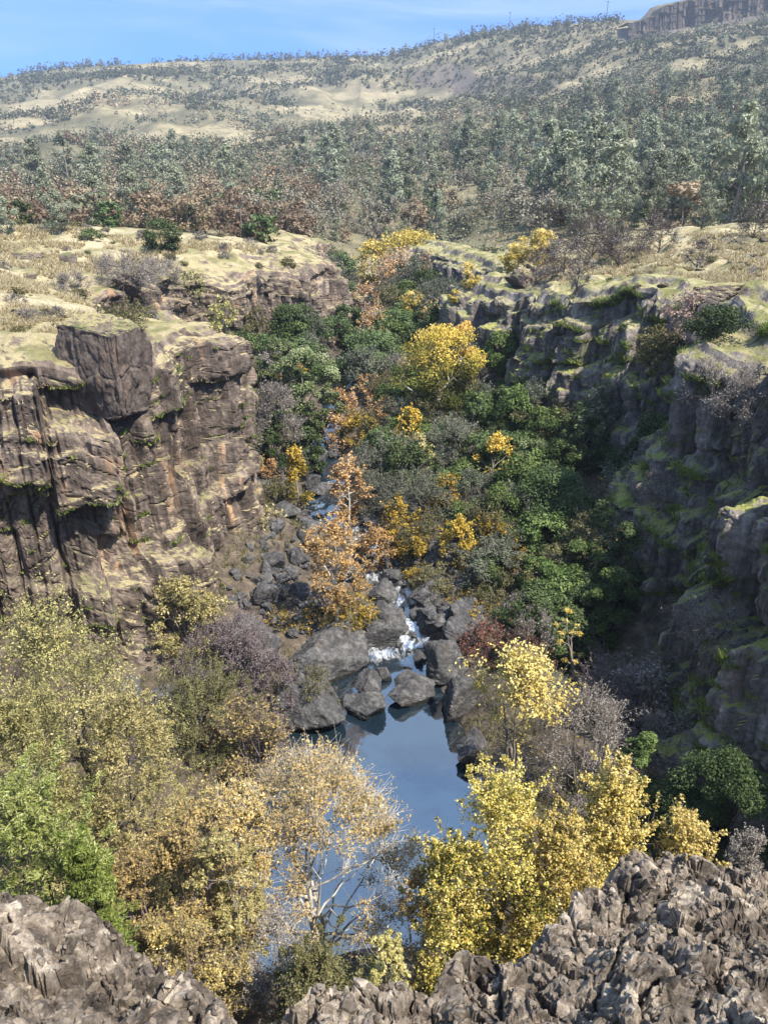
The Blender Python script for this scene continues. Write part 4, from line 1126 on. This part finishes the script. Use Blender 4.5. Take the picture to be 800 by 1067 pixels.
plant('orange_tree', 362, 482, 58, 40, 'pale orange alder with bare stem beside the upper creek run', base=.3, tint0=.7)
plant('orange_tree', 390, 552, 53, 44, 'low orange shrubby alder right of the white-trunked one')
plant('golden_shrub', 362, 628, 46, 56, 'low rust-gold shrub at the white trunk of the orange alder', tint0=.3)
plant('golden_shrub', 312, 640, 45.5, 50, 'olive-gold shrub on the rubble left of the white trunk', tint0=.3)
plant('orange_tree', 276, 478, 62, 26, 'narrow orange alder against the corner of the left cliff')
plant('golden_tree', 308, 470, 60, 36, 'cone-shaped olive-gold alder on the left of the upper creek', tint0=.28, shape='cone')
plant('olive_willow', 288, 505, 59, 46, 'low olive shrub under the cone-shaped alder', tint0=.4)
plant('yellow_shrub', 280, 541, 56, 26, 'little bright yellow-green shrub at the left cliff corner')
plant('yellow_shrub', 268, 562, 54, 24, 'little dull yellow-green shrub on the rubble at the cliff corner')
plant('live_oak', 315, 362, 76, 78, 'billowing mid-green live oak beside the left cliff', tint0=.7)
plant('live_oak', 290, 352, 80, 50, 'live oak half hidden behind the left cliff brow', tint0=.55)
plant('live_oak', 338, 400, 73, 46, 'lower lobe-crowned live oak below the billowing one', tint0=.62)
plant('bare_shrub', 285, 405, 66, 60, 'silver-grey leafless tree against the left cliff corner')
plant('dark_oak', 285, 440, 66, 50, 'dark shaded live oak under the silver-grey leafless tree')
plant('dark_oak', 318, 445, 68, 44, 'dark live oak above the black boulder at the creek bend')
# --- canyon middle
plant('dark_oak', 385, 346, 92, 92, 'great dark round live oak in the canyon centre', tint_top=.5)
plant('dark_oak', 330, 330, 104, 70, 'dark live oak below the far left cliff')
plant('dark_oak', 300, 318, 100, 56, 'dark live oak at the foot of the far left cliff')
plant('dark_oak', 360, 318, 108, 50, 'dark live oak behind the great round one')
plant('dark_oak', 420, 345, 100, 50, 'dark live oak behind the orange-topped sycamore')
plant('sycamore', 460, 340, 74, 88, 'large sycamore with yellow-orange top and forked white limbs', trunk=.3)
plant('sycamore', 485, 335, 77, 40, 'orange-yellow sycamore top at the head of the right cliff', tint0=.75)
plant('orange_tree', 395, 326, 100, 40, 'orange tree among dark oaks at the canyon head')
plant('orange_tree', 360, 407, 76, 30, 'bright orange small tree below the great dark oak', tint0=.7)
plant('orange_tree', 402, 418, 74, 40, 'dull orange tree left of the large sycamore', tint0=.4)
plant('golden_shrub', 375, 432, 72, 36, 'olive-gold shrub between the two small orange trees', tint0=.3)
plant('purple_shrub', 408, 395, 82, 26, 'reddish-grey bare tree between the dark oaks and the sycamore')
plant('yellow_shrub', 440, 452, 64, 24, 'small clear-yellow shrub under the large sycamore', tint0=.8)
plant('grey_willow', 405, 465, 66, 80, 'broad grey willow over the creek left of the sycamore')
plant('grey_willow', 470, 440, 66, 60, 'grey willow below the large sycamore')
plant('grey_willow', 440, 505, 59, 90, 'wide grey-green willow in the middle of the canyon')
plant('grey_willow', 395, 500, 60, 50, 'grey willow leaning to the creek behind the orange alder')
plant('grey_willow', 510, 520, 58, 60, 'grey willow left of the dark pine-like evergreen')
plant('olive_willow', 440, 548, 54, 60, 'olive willow left of the golden alder', tint0=.3)
plant('golden_tree', 481, 545, 51, 44, 'golden alder with full crown on the right bank of the cascade')
plant('golden_shrub', 430, 560, 52.5, 44, 'olive-gold shrub at the left of the golden alder', tint0=.35)
plant('olive_willow', 452, 592, 49.5, 48, 'low olive shrub at the foot of the golden alder', tint0=.6)
plant('golden_shrub', 490, 625, 47, 46, 'low dull gold shrub on the right bank boulders', tint0=.25)
plant('golden_tree', 517, 462, 62, 46, 'slim tree with yellow tips and pale dead snag', tint0=.72, top_bias=1.0, base=.4)
plant('grey_willow', 505, 400, 74, 30, 'grey thin willow with pale dead branch tops')
plant('green_tree', 540, 402, 70, 52, 'fresh green broadleaf tree under the right cliff')
plant('green_tree', 575, 425, 67, 54, 'fresh green bushy tree next to the tall one under the right cliff', shape='dome')
plant('live_oak', 612, 428, 62, 52, 'silvery green oak where the right cliff steps forward')
plant('live_oak', 560, 458, 62, 56, 'silvery-topped oak in front of the fresh green trees')
plant('evergreen', 583, 488, 55, 90, 'tall dark evergreen in the right half of the canyon', shape='dome')
plant('evergreen', 545, 545, 53, 70, 'dark spreading evergreen beside the golden alder', shape='dome')
plant('dark_oak', 590, 545, 51, 76, 'dark shaded oak below the tall dark evergreen')
plant('evergreen', 630, 522, 49, 50, 'green layered evergreen against the right cliff', tint0=.7)
plant('green_tree', 612, 562, 47, 58, 'mid-green bushy tree below the layered evergreen', shape='dome', tint0=.45)
plant('green_tree', 550, 580, 48, 34, 'small cone-shaped green tree in the dark thicket', shape='cone', tint0=.4)
plant('dark_oak', 560, 610, 45, 80, 'dark green oak above the rust-coloured shrub')
plant('dark_oak', 615, 610, 44, 70, 'dark shaded oak before the dark cliff recess on the right')
plant('dark_oak', 575, 650, 41, 70, 'low dark oak above the yellow-crowned cottonwood')
plant('olive_willow', 515, 600, 48, 44, 'grey-olive shrub above the right bank boulders')
plant('rust_shrub', 508, 655, 42.5, 56, 'rust-red shrub on the right bank above the pool')
plant('rust_shrub', 550, 668, 40, 60, 'dull red-brown shrub right of the rust-red one', tint0=.3)
plant('yellow_tree', 612, 630, 38, 36, 'leaning pale snag with few yellow leaves by the dark recess', lean=(-.25, 0), cover=.35, n_clump=18, clump=.1, base=.1)
plant('evergreen', 655, 545, 45, 44, 'dark evergreen rising close against the near right cliff', shape='dome', tint0=.55)
plant('green_tree', 642, 590, 43, 50, 'mid-green tree below the evergreen at the near right cliff', shape='dome', tint0=.5)
plant('dark_oak', 545, 500, 58, 50, 'rounded dark oak left of the tall dark evergreen')
plant('green_tree', 590, 455, 61, 44, 'fresh green tree between the silvery oaks', shape='dome', tint0=.55)
plant('orange_tree', 352, 436, 72, 30, 'orange small alder above the creek bend boulders', tint0=.6)
plant('orange_tree', 384, 392, 84, 30, 'soft orange tree at the foot of the great dark oak', tint0=.65)
plant('golden_tree', 428, 425, 69, 30, 'pale gold slim tree left below the large sycamore', tint0=.6)
plant('golden_shrub', 418, 522, 55, 40, 'olive-gold willow shrub above the cascade head', tint0=.45)
plant('orange_tree', 455, 318, 96, 34, 'pale orange tree up the gorge behind the sycamore', tint0=.75)
plant('yellow_tree', 432, 300, 112, 34, 'gold tree half way to the canyon head', tint0=.6)
plant('orange_tree', 380, 300, 118, 30, 'faded orange tree below the far left cliff end', tint0=.6)
plant('golden_shrub', 530, 555, 51, 44, 'dull olive-gold shrub in the shade right of the golden alder', tint0=.35)
plant('golden_shrub', 465, 500, 58, 36, 'muted gold shrub in the middle of the grey willows', tint0=.4)
# --- canyon head
plant('yellow_tree', 425, 240, 150, 76, 'long golden-yellow tree at the back of the canyon', shape='dome', tint0=.5)
plant('yellow_tree', 388, 250, 148, 40, 'golden-yellow tree at the left end of the back row', tint0=.5)
plant('orange_tree', 412, 268, 132, 48, 'pale orange broad tree at the canyon head', tint0=.75)
plant('orange_tree', 446, 264, 131, 26, 'upright pale orange tree right of the broad one', shape='column', tint0=.75)
plant('yellow_tree', 489, 272, 126, 22, 'small clear-yellow egg-shaped tree above the ledge', foot=301, tint0=.75)
plant('yellow_tree', 474, 300, 118, 14, 'tiny yellow shrub under the egg-shaped tree', foot=316)
plant('yellow_tree', 537, 252, 150, 40, 'golden tree above the left end of the right slope', foot=284, tint0=.6)
plant('yellow_tree', 562, 238, 156, 38, 'pale yellow tree on the rise right of the golden one', foot=278, tint0=.7)
plant('orange_tree', 515, 245, 165, 18, 'small orange tree in the woods behind the golden row', tint0=.7)
plant('dark_oak', 465, 268, 138, 34, 'dark round oak between orange and yellow trees')
plant('dark_oak', 520, 275, 128, 60, 'dark oak mass right of the egg-shaped yellow tree')
plant('dark_oak', 350, 262, 140, 50, 'dark oak above the far left cliff')
plant('live_oak', 350, 290, 122, 50, 'mid-green oak below the far left cliff end')
plant('live_oak', 440, 300, 118, 44, 'grey-green oak below the upright orange tree')
plant('dark_oak', 470, 318, 105, 60, 'dark oak mass at the foot of the right ledge')
plant('live_oak', 325, 285, 118, 40, 'green oak clinging under the far left cliff')
# --- rims
P_ = (ter, cliff_l, cliff_r)
plant('evergreen', 165, 228, 112, 46, 'dark green bushy conifer at the far edge of the left plateau', foot=262, shape='round')
plant('grey_pine', 55, 197, 98, 34, 'solitary small grey pine on the pale grass of the left plateau', foot=243, base=.15)
plant('grey_pine', 2, 205, 100, 26, 'grey pine at the edge of the picture on the left plateau', foot=245)
plant('live_oak', 95, 238, 100, 26, 'low green shrub beside the shadow of the solitary pine', foot=250)
plant('bare_shrub', 128, 268, 72, 70, 'silver-grey brush behind the squat plateau rock', foot=296)
plant('bare_shrub', 165, 272, 70, 50, 'silver-grey brush on the plateau rim above the cliff', foot=292)
plant('bare_shrub', 72, 288, 66, 40, 'small grey brush on the plateau grass', foot=298)
plant('yellow_shrub', 196, 285, 75, 36, 'light green shrub at the rim near the far left cliff', foot=306, tint0=.4)
plant('yellow_shrub', 232, 315, 66, 30, 'bright green shrub rooted in a cleft of the left cliff brow', foot=345, tint0=.45)
plant('olive_bush', 125, 322, 50, 50, 'grey-olive low bush on the brow behind the big block', foot=336)
plant('bare_oak', 604, 268, 82, 34, 'little spreading bare oak on the pale grass of the right slope', foot=305)
plant('bare_oak', 648, 245, 88, 70, 'wide grey bare oak on the right slope', foot=278)
plant('bare_oak', 620, 232, 100, 70, 'bare oak in the grey group at the top of the right slope', foot=268)
plant('bare_oak', 590, 250, 98, 50, 'grey bare oak at the left end of the group on the right slope', foot=282)
plant('bare_oak', 560, 268, 96, 44, 'thin bare oak near the square outcrop', foot=296)
plant('bare_oak', 730, 252, 84, 30, 'dark upright bare tree high on the right slope', foot=280, base=.25)
plant('grey_pine', 738, 190, 118, 32, 'light grey pine standing alone above the right slope', foot=238)
plant('bare_oak', 790, 215, 96, 44, 'bare grey oak at the right edge above the slope', foot=250)
plant('bare_oak', 690, 228, 110, 40, 'thin grey oak at the skyline of the right slope', foot=262)
plant('pink_shrub', 716, 308, 56, 46, 'pinkish-tan shrub at the brow of the right cliff', foot=345)
plant('dark_bush', 752, 318, 54, 56, 'dark green bush behind the pinkish shrub', foot=350)
plant('olive_bush', 695, 345, 52, 60, 'grey-green scrub on the notch of the right cliff', foot=375)
plant('bare_shrub', 755, 382, 41, 80, 'blue-grey leafless brush on the ledge of the right cliff', foot=425)
plant('bare_shrub', 790, 396, 38, 60, 'grey tangled brush at the right edge of the cliff ledge', foot=440)
plant('bare_shrub', 690, 495, 40, 40, 'grey brush on the mossy corner ledge', foot=528)
plant('bare_shrub', 750, 630, 36, 80, 'grey-green brush on the lower mossy ledge', foot=672)
# ------------------------------------------------------------------ filler thicket on the canyon floor (countable shrubs, alike)
def variants(kind, n, H, W, px, **over):
    oname, cat, lm, bk, kw = KIND[kind]
    kw = dict(kw); kw.update(over)
    lpx, cover = kw.pop('lpx'), kw.pop('cover'); out = []
    leaf = lpx / px
    for i in range(n):
        area = math.pi / 4 * W * H * (1 - kw.get('base', .2))
        nl = int(np.clip(cover * 1.5 * area / (.5 * kw.get('asp', .55) * leaf * leaf), 60, 5000))
        k2 = dict(kw); k2.setdefault('n_clump', 26); k2['n_clump'] = min(max(k2['n_clump'], 44 if kind == 'grey_pine' else 0), 44); k2['limbs'] = 7
        if 'twig' in k2: k2['twig'] = int(k2['twig'] * .35); k2['twig_r'] = .2 / px
        WV, WF, LV, LF, tint = tree_arrays(9000 + i * 7 + len(kind), H, W, n_leaf=nl, leaf=leaf, **k2)
        V = np.concatenate([WV, LV]); F = np.concatenate([WF, LF + len(WV)])
        me = make_mesh(oname, V, F, [BARK[bk], LM[lm]], np.concatenate([np.zeros(len(WF)), np.ones(len(LF))]), {'tint': np.concatenate([np.zeros(len(WV)), tint])})
        out.append(me)
    return oname, cat, out

def scatter_obj(var, x, y, z, s, sz, label, group):
    oname, cat, ms = var
    o = link(oname, ms[rnd.randrange(len(ms))])
    o.location = (x, y, z); o.scale = (s, s * rnd.uniform(.85, 1.15), sz); o.rotation_euler = (0, 0, rnd.uniform(0, 6.28))
    tag(o, label, cat, group)
    return o

FILL = [(variants(k, 3, 3.2, 4.2, 12, **ov), w_, lab) for k, w_, lab, ov in (
    ('grey_willow', 3, 'grey-green willow shrub in the thicket on the canyon floor', {}),
    ('olive_willow', 3, 'olive shrub in the thicket on the canyon floor', {}),
    ('dark_oak', 6, 'low dark oak in the thicket on the canyon floor', {}),
    ('green_tree', 4, 'mid-green bushy tree in the thicket on the canyon floor', {'shape': 'dome'}),
    ('bare_shrub', 1, 'leafless grey shrub in the thicket on the canyon floor', {}),
    ('golden_shrub', 1, 'dull gold shrub in the thicket on the canyon floor', {'tint0': .3}))]
bag = [f for f in FILL for _ in range(f[1])]
cnt = 0
for i in range(1500):
    y = rnd.uniform(34, 150); x = rnd.uniform(-26, 24)
    s1 = float(sdist(np.array([x]), np.array([y]))[0])
    if s1 < 1.8: continue
    c_, h_ = np.interp(y, CR[:, 0], CR[:, 1]), np.interp(y, CR[:, 0], CR[:, 2])
    clear = 2.6 if y > 64 else 4.4
    if abs(x - c_) < h_ + clear: continue
    if y < 60 and x < c_ and x < -4 and rnd.random() < .9: continue      # bare rubble under the left cliff
    if y < 60 and x < c_ + 6 and rnd.random() < .6: continue
    if x > 15 and y < 44: continue
    f = bag[rnd.randrange(len(bag))]
    s = rnd.uniform(.55, 1.2) * (1.0 if y < 80 else 1.3)
    scatter_obj(f[0], x, y, floor_at(x, y) - .15, s, s * rnd.uniform(.7, 1.2), f[2], 'thicket on the canyon floor')
    cnt += 1
    if cnt >= 230: break

SCRUB = [variants('bare_shrub', 3, 1.2, 1.8, 12), variants('olive_bush', 3, 1.0, 1.7, 12)]
for i in range(300):
    y_ = rnd.uniform(46, 118); x_ = rnd.choice([-1, 1]) * rnd.uniform(12, .55 * y_ + 4)
    q_ = float(sdist(np.array([x_]), np.array([y_]))[0])
    if q_ > -1.5 or q_ < -50 or rnd.random() < (.62 if x_ < 0 else .85): continue
    k_ = rnd.randrange(2); s_ = rnd.uniform(.35, 1.0) * (y_ / 70) ** .5
    scatter_obj(SCRUB[k_], x_, y_, floor_at(x_, y_, GROUND) - .08, s_, s_ * rnd.uniform(.6, 1), ('small leafless grey scrub' if k_ == 0 else 'low grey-olive bush') + ' in the dry grass of the ' + ('left' if x_ < 0 else 'right') + ' plateau', 'scrub on the plateaus')

# ------------------------------------------------------------------ woods beyond the canyon
MEADOW = []                                                # open benches of tan grass on the far slopes
for u, v, a_, b_ in ((200, 142, 72, 8), (135, 88, 55, 5), (290, 84, 45, 4), (372, 97, 60, 5), (340, 119, 70, 5), (60, 108, 85, 5), (150, 70, 60, 3), (20, 128, 40, 5), (470, 96, 50, 4), (620, 78, 34, 4), (695, 74, 46, 4),
                     (760, 52, 40, 4), (580, 94, 30, 4), (560, 62, 50, 3), (450, 60, 40, 3), (640, 150, 30, 4), (520, 130, 36, 5), (730, 102, 36, 4), (440, 118, 40, 4), (20, 150, 30, 5)):
    p0, p1, pc = hit(u, v - b_, [ter]), hit(u, v + b_, [ter]), hit(u, v, [ter])
    if pc is None or p0 is None or p1 is None: continue
    MEADOW.append((pc.x / pc.y, a_ / 800 / 1.12, (p0.y + p1.y) / 2, max(8, abs(p0.y - p1.y) / 2)))
def meadow(x, y):
    x = np.asarray(x, float); y = np.asarray(y, float); az = x / y
    wob = .35 * fbm(x / 25, y / 25, seed=201, octv=3)
    m = np.zeros(x.shape, bool)
    for a0, da, y0, dy in MEADOW: m |= ((az - a0) / da) ** 2 + ((y - y0) / dy) ** 2 < 1 + wob
    return m
PINE = variants('grey_pine', 7, 14, 7.0, 3.0)
BROWN = variants('brown_oak', 5, 6.5, 8.0, 3.4)
GREEN = variants('dark_oak', 4, 5.5, 6.5, 3.4)
GREYO = variants('grey_oak', 4, 6.5, 7.5, 3.4)

def where(az, y):
    side = 'on the left' if az < -.2 else ('left of centre' if az < -.03 else ('right of centre' if az < .18 else 'on the right'))
    dep = 'just beyond the canyon rim' if y < 210 else ('on the lower hillside' if y < 320 else 'half way up the hillside')
    return dep + ' ' + side

def tz(x, y):
    return float(np.interp(0, [0, 1], [0, 1])) 
lim = {'pine': 300, 'brown': 300, 'green': 190, 'grey': 190}
pts = []
for i in range(9000):
    y = 118 * math.exp(rnd.uniform(0, 1.65)); az = rnd.uniform(-.5, .5); x = az * y
    pts.append((x, y, az))
pts.sort(key=lambda p: p[1] + rnd.uniform(0, 260))
_tv = meadow(GX.ravel(), np.maximum(GY.ravel(), 100)) & (GY.ravel() > 170)
_at = ter.data.attributes.new('meadow', 'FLOAT', 'POINT'); _at.data.foreach_set('value', _tv.astype(np.float32))
PA = np.array(pts)
psd = sdist(PA[:, 0], PA[:, 1])
clr = fbm(PA[:, 0] / 45, PA[:, 1] / 60, seed=91, octv=3)
mdw = meadow(PA[:, 0], PA[:, 1])
kn = fbm(PA[:, 0] / 40, PA[:, 1] / 40, seed=92, octv=3)
grid = {}
done_ = 0
for (x, y, az), s1, c1, k1, md in zip(pts, psd, clr, kn, mdw):
    if md and rnd.random() < .93: continue
    if s1 > -1 and y < 135: continue
    if y < 150 and s1 > -60 and (x < -8 or x > 9): 
        if not (x < -20 and y > 128) and not (x > 25 and y > 138): continue
    if y > 230 and c1 > .42: continue
    if y < 175 and abs(x - 8) < 22: continue
    cw = 3.6 + y / 70
    cell = (int(x // cw), int(y // (cw * 1.3)), int(cw))
    if cell in grid: continue
    r = rnd.random()
    pine_p = .14 + .45 * sstep(.05, .35, az) + .18 * (y > 260) + .1 * sstep(-.1, .0, az)
    brown_p = .5 * sstep(.02, -.25, az) + .12
    if r < pine_p: k = 'pine'
    elif r < pine_p + brown_p: k = 'brown'
    elif r < pine_p + brown_p + .2 + .1 * k1: k = 'green'
    else: k = 'grey'
    if lim[k] <= 0: continue
    lim[k] -= 1; grid[cell] = 1
    z = floor_at(x, y) - .2
    if k == 'pine':
        s = rnd.choice([.4, .5, .6, .75, .9, 1.1, 1.3]); s = min(s, .75) if y < 190 and az < .1 else s; scatter_obj(PINE, x, y, z, s, s * rnd.uniform(.85, 1.2), ('tall' if s > .95 else 'smaller') + ' grey-green pine with open crown ' + where(az, y), 'grey pines on the hillside')
    elif k == 'brown':
        s = rnd.uniform(.6, 1.2); scatter_obj(BROWN, x, y, z, s, s * rnd.uniform(.8, 1.1), ('broad ' if s > .88 else 'smaller ') + 'brown-leaved round oak ' + where(az, y), 'brown oaks on the hillside')
    elif k == 'green':
        s = rnd.uniform(.5, 1.1); scatter_obj(GREEN, x, y, z, s, s * rnd.uniform(.8, 1.1), ('broad ' if s > .88 else 'smaller ') + 'dark green round oak ' + where(az, y), 'green oaks on the hillside')
    else:
        s = rnd.uniform(.6, 1.15); scatter_obj(GREYO, x, y, z, s, s * rnd.uniform(.8, 1.1), ('broad ' if s > .88 else 'smaller ') + 'grey half-bare oak ' + where(az, y), 'bare oaks on the hillside')

# the rest of the woods and the chaparral read as one mass each
def mass(name, mat, n, ymin, ymax, seed, hmin, hmax, quads, px_size, test):
    rg = np.random.RandomState(seed)
    y = ymin * np.exp(rg.uniform(0, math.log(ymax / ymin), n)); az = rg.uniform(-.52, .52, n); x = az * y
    keep, tint0 = test(x, y, az, rg)
    x, y, az, tint0 = x[keep], y[keep], az[keep], tint0[keep]
    z = land(x, y)[0]
    n = len(x)
    h = hmin + (hmax - hmin) * rg.uniform(0, 1, n) ** 2.2; h = h * (1 + y / 1800); wd = h * rg.uniform(.7, 1.7, n)
    o = rg.normal(size=(n, quads, 3)); o /= np.linalg.norm(o, axis=2)[:, :, None]; o *= rg.uniform(.35, 1, (n, quads, 1)) ** .5
    C = np.stack([x, y, z + h * .45], 1)[:, None, :] + o * np.stack([wd / 2, wd / 2, h / 2], 1)[:, None, :]
    nr = o + rg.normal(0, .5, o.shape) + np.array([0, 0, .4])
    sz = np.repeat(px_size * y / 800, quads) * rg.uniform(.8, 1.3, n * quads)
    V, F = leaf_quads(C.reshape(-1, 3), nr.reshape(-1, 3), sz, rg, .8)
    tint = np.clip(np.repeat(tint0, quads) + rg.normal(0, .1, n * quads), 0, 1)
    o_ = link(name, make_mesh(name, V, F, mat, attrs={'tint': np.repeat(tint, 4)}))
    return tag(o_, None, None, None, 'stuff')

M_wood = leaf_mat('far_woodland_leaves', [(0, (.07, .08, .045)), (.25, (.14, .155, .095)), (.45, (.25, .25, .175)), (.6, (.3, .26, .185)), (.8, (.3, .215, .14)), (1, (.4, .31, .2))], .15, .0)
def t_wood(x, y, az, rg):
    c1 = fbm(x / 45, y / 60, seed=91, octv=3); k1 = fbm(x / 60, y / 60, seed=95, octv=3)
    sd = sdist(x, y)
    keep = (c1 < .34 + .4 * (y < 250) - .25 * sstep(500, 950, y)) & ~((y < 155) & ((x < -14) | (x > 16)))
    keep &= ~((sd > -2) & (y < 130))
    keep &= ~meadow(x, y)
    lr = np.clip((az + .5), 0, 1)
    return keep, np.clip(.62 - .5 * lr + .3 * k1 + rg.normal(0, .18, len(x)), 0, 1)
mass('far_woodland', M_wood, 8000, 128, 950, 5, 2.0, 11.0, 36, 1.6, t_wood)
def t_chap(x, y, az, rg):
    c1 = fbm(x / 110 + y / 400, y / 75, seed=131, octv=5, gain=.6)
    dense = .0 + .55 * sstep(.0, .3, az) + .1 * (y > 900) - .1 * sstep(-.1, -.4, az) * (y < 800)
    keep = (c1 < dense + .16 + rg.normal(0, .06, len(x)))
    keep &= ~((az > .262) & (y > 955)) & ~(meadow(x, y) & (rg.uniform(0, 1, len(x)) < .94))
    return keep, np.clip(.42 + .2 * vnoise(x / 60, y / 60, seed=7) + rg.normal(0, .16, len(x)), 0, 1)
mass('chaparral', LM['chaparral'], 34000, 330, 1420, 6, 1.4, 8.5, 15, 1.5, t_chap)

# --- skyline trees and power poles, each its own object
for i in range(60):
    u = rnd.uniform(-5, 655); az = (u - 400) / 800 / 1.155
    Yr = 1400 - 330 * float(sstep(-.02, .30, np.array(az)))
    y = Yr - rnd.uniform(0, 25); x = az * y
    s = rnd.uniform(.45, 1.0)
    scatter_obj(PINE if rnd.random() < .6 else GREYO, x, y, floor_at(x, y) - .3, s, s, 'distant small tree standing on the ridge skyline', 'trees along the ridge skyline')

def power_pole(u, v, label, h=20):
    az = (u - 400) / 800 / 1.165
    Yr = 1400 - 330 * float(sstep(-.02, .30, np.array(az))); y = Yr - 6; x = az * y; z = floor_at(x, y)
    r = link('utility_pole', None, None, (x, y, z - .5)); tag(r, label, 'utility pole', 'power poles along the ridge')
    wdp = Wood(); wdp.tube([(0, 0, 0), (0, 0, h)], [.4, .28], 8); link('pole', make_mesh('pole', *wdp.arrays(), BARK['dark']), r)
    wdx = Wood(); wdx.tube([(-2.4, 0, h - 1.5), (2.4, 0, h - 1.5)], [.2, .2], 4); link('crossarm', make_mesh('crossarm', *wdx.arrays(), BARK['dark']), r)
    return (x, y, z + h - 1.6)
pp = [power_pole(452, 28, 'thin power pole on the ridge furthest from the rocky summit', 22),
      power_pole(530, 15, 'thin power pole in the middle of the ridge line', 22),
      power_pole(630, 10, 'thin power pole next to the rocky summit', 22)]

# ------------------------------------------------------------------ grass: tufts on the rims and ledges
def tufts(name, objs_sheet, mat, n, seed, nz_min, blade, zmin, zmax, ymax, nb=7, xlim=60):
    rg = np.random.RandomState(seed)
    Cs = []
    for o in objs_sheet:
        me = o.data
        nf = len(me.polygons)
        ce = np.empty(nf * 3, np.float32); me.polygons.foreach_get('center', ce); ce = ce.reshape(-1, 3)
        no_ = np.empty(nf * 3, np.float32); me.polygons.foreach_get('normal', no_); no_ = no_.reshape(-1, 3)
        ar = np.empty(nf, np.float32); me.polygons.foreach_get('area', ar)
        m = (no_[:, 2] > nz_min) & (ce[:, 2] > zmin) & (ce[:, 2] < zmax) & (ce[:, 1] < ymax) & (ce[:, 1] > 24) & (np.abs(ce[:, 0]) < .56 * ce[:, 1] + 2) & (np.abs(ce[:, 0]) < xlim)
        m &= fbm(ce[:, 0] / 3, ce[:, 1] / 3, ce[:, 2] / 3, seed=seed, octv=3) > -.1
        ce = ce[m]; ar = np.minimum(ar[m], .5) / (ce[:, 1] / 40) ** 2
        if len(ce): Cs.append((ce, ar))
    ce = np.concatenate([c for c, a in Cs]); ar = np.concatenate([a for c, a in Cs])
    pk = rg.choice(len(ce), n, p=ar / ar.sum())
    base = np.repeat(ce[pk] + rg.normal(0, .06, (n, 3)) * np.array([1, 1, 0]), nb, 0)
    d = rg.normal(0, .55, (n * nb, 3)); d[:, 2] = 1; d /= np.linalg.norm(d, axis=1)[:, None]
    sc = (base[:, 1] / 40)[:, None]
    ln = blade * rg.uniform(.5, 1.4, (n * nb, 1)) * np.repeat(rg.uniform(.5, 1.5, (n, 1)), nb, 0) * sc ** .4
    base = base + rg.normal(0, blade * .3, base.shape) * np.array([1, 1, 0])
    side = np.cross(d, rg.normal(size=d.shape)); side /= np.linalg.norm(side, axis=1)[:, None] + 1e-9
    wv = .022 * sc
    tip = base + d * ln + np.array([0, 0, -.15]) * ln
    V = np.stack([base - side * wv - d * .05, base + side * wv - d * .05, tip + side * wv * .3, tip - side * wv * .3], 1).reshape(-1, 3)
    tint = np.repeat(np.clip(np.repeat(rg.normal(.5, .2, n), nb) + rg.normal(0, .15, n * nb), 0, 1), 4)
    o_ = link(name, make_mesh(name, V, np.arange(len(V)).reshape(-1, 4), mat, attrs={'tint': tint}))
    return tag(o_, None, None, None, 'stuff')
tufts('dry_grass', [ter, cliff_l, cliff_r], LM['straw'], 30000, 3, .8, .3, -15, 0, 110)
tufts('ledge_grass', [cliff_l], LM['moss'], 2600, 4, .78, .3, -29, -9.5, 75)
tufts('ledge_grass', [cliff_r], LM['moss'], 22000, 5, .6, .36, -29, -7, 75)
tufts('undergrowth', [ter], LM['olive'], 9000, 8, .3, .4, -31.0, -14, 75)

# ------------------------------------------------------------------ the air between here and the ridge
bm = bmesh.new(); bmesh.ops.create_cube(bm, size=1.0)
me = bpy.data.meshes.new('haze'); bm.to_mesh(me); bm.free()
hz = link('haze', me); 
zl, zh = float(gz.min()) - 1.0, 300.0
hz.scale = (2400, 2420, zh - zl); hz.location = (0, 570, (zh + zl) / 2)
t = NT('haze_air')
pv = t.n('VolumePrincipled', {'Color': (.72, .84, 1.0, 1), 'Density': .00016, 'Anisotropy': 0.0})
t.t.links.new(pv.outputs[0], t.out.inputs['Volume'])
me.materials.append(t.m)
tag(hz, None, None, None, 'stuff')
SC.cycles.volume_step_rate = 10; SC.cycles.volume_max_steps = 64
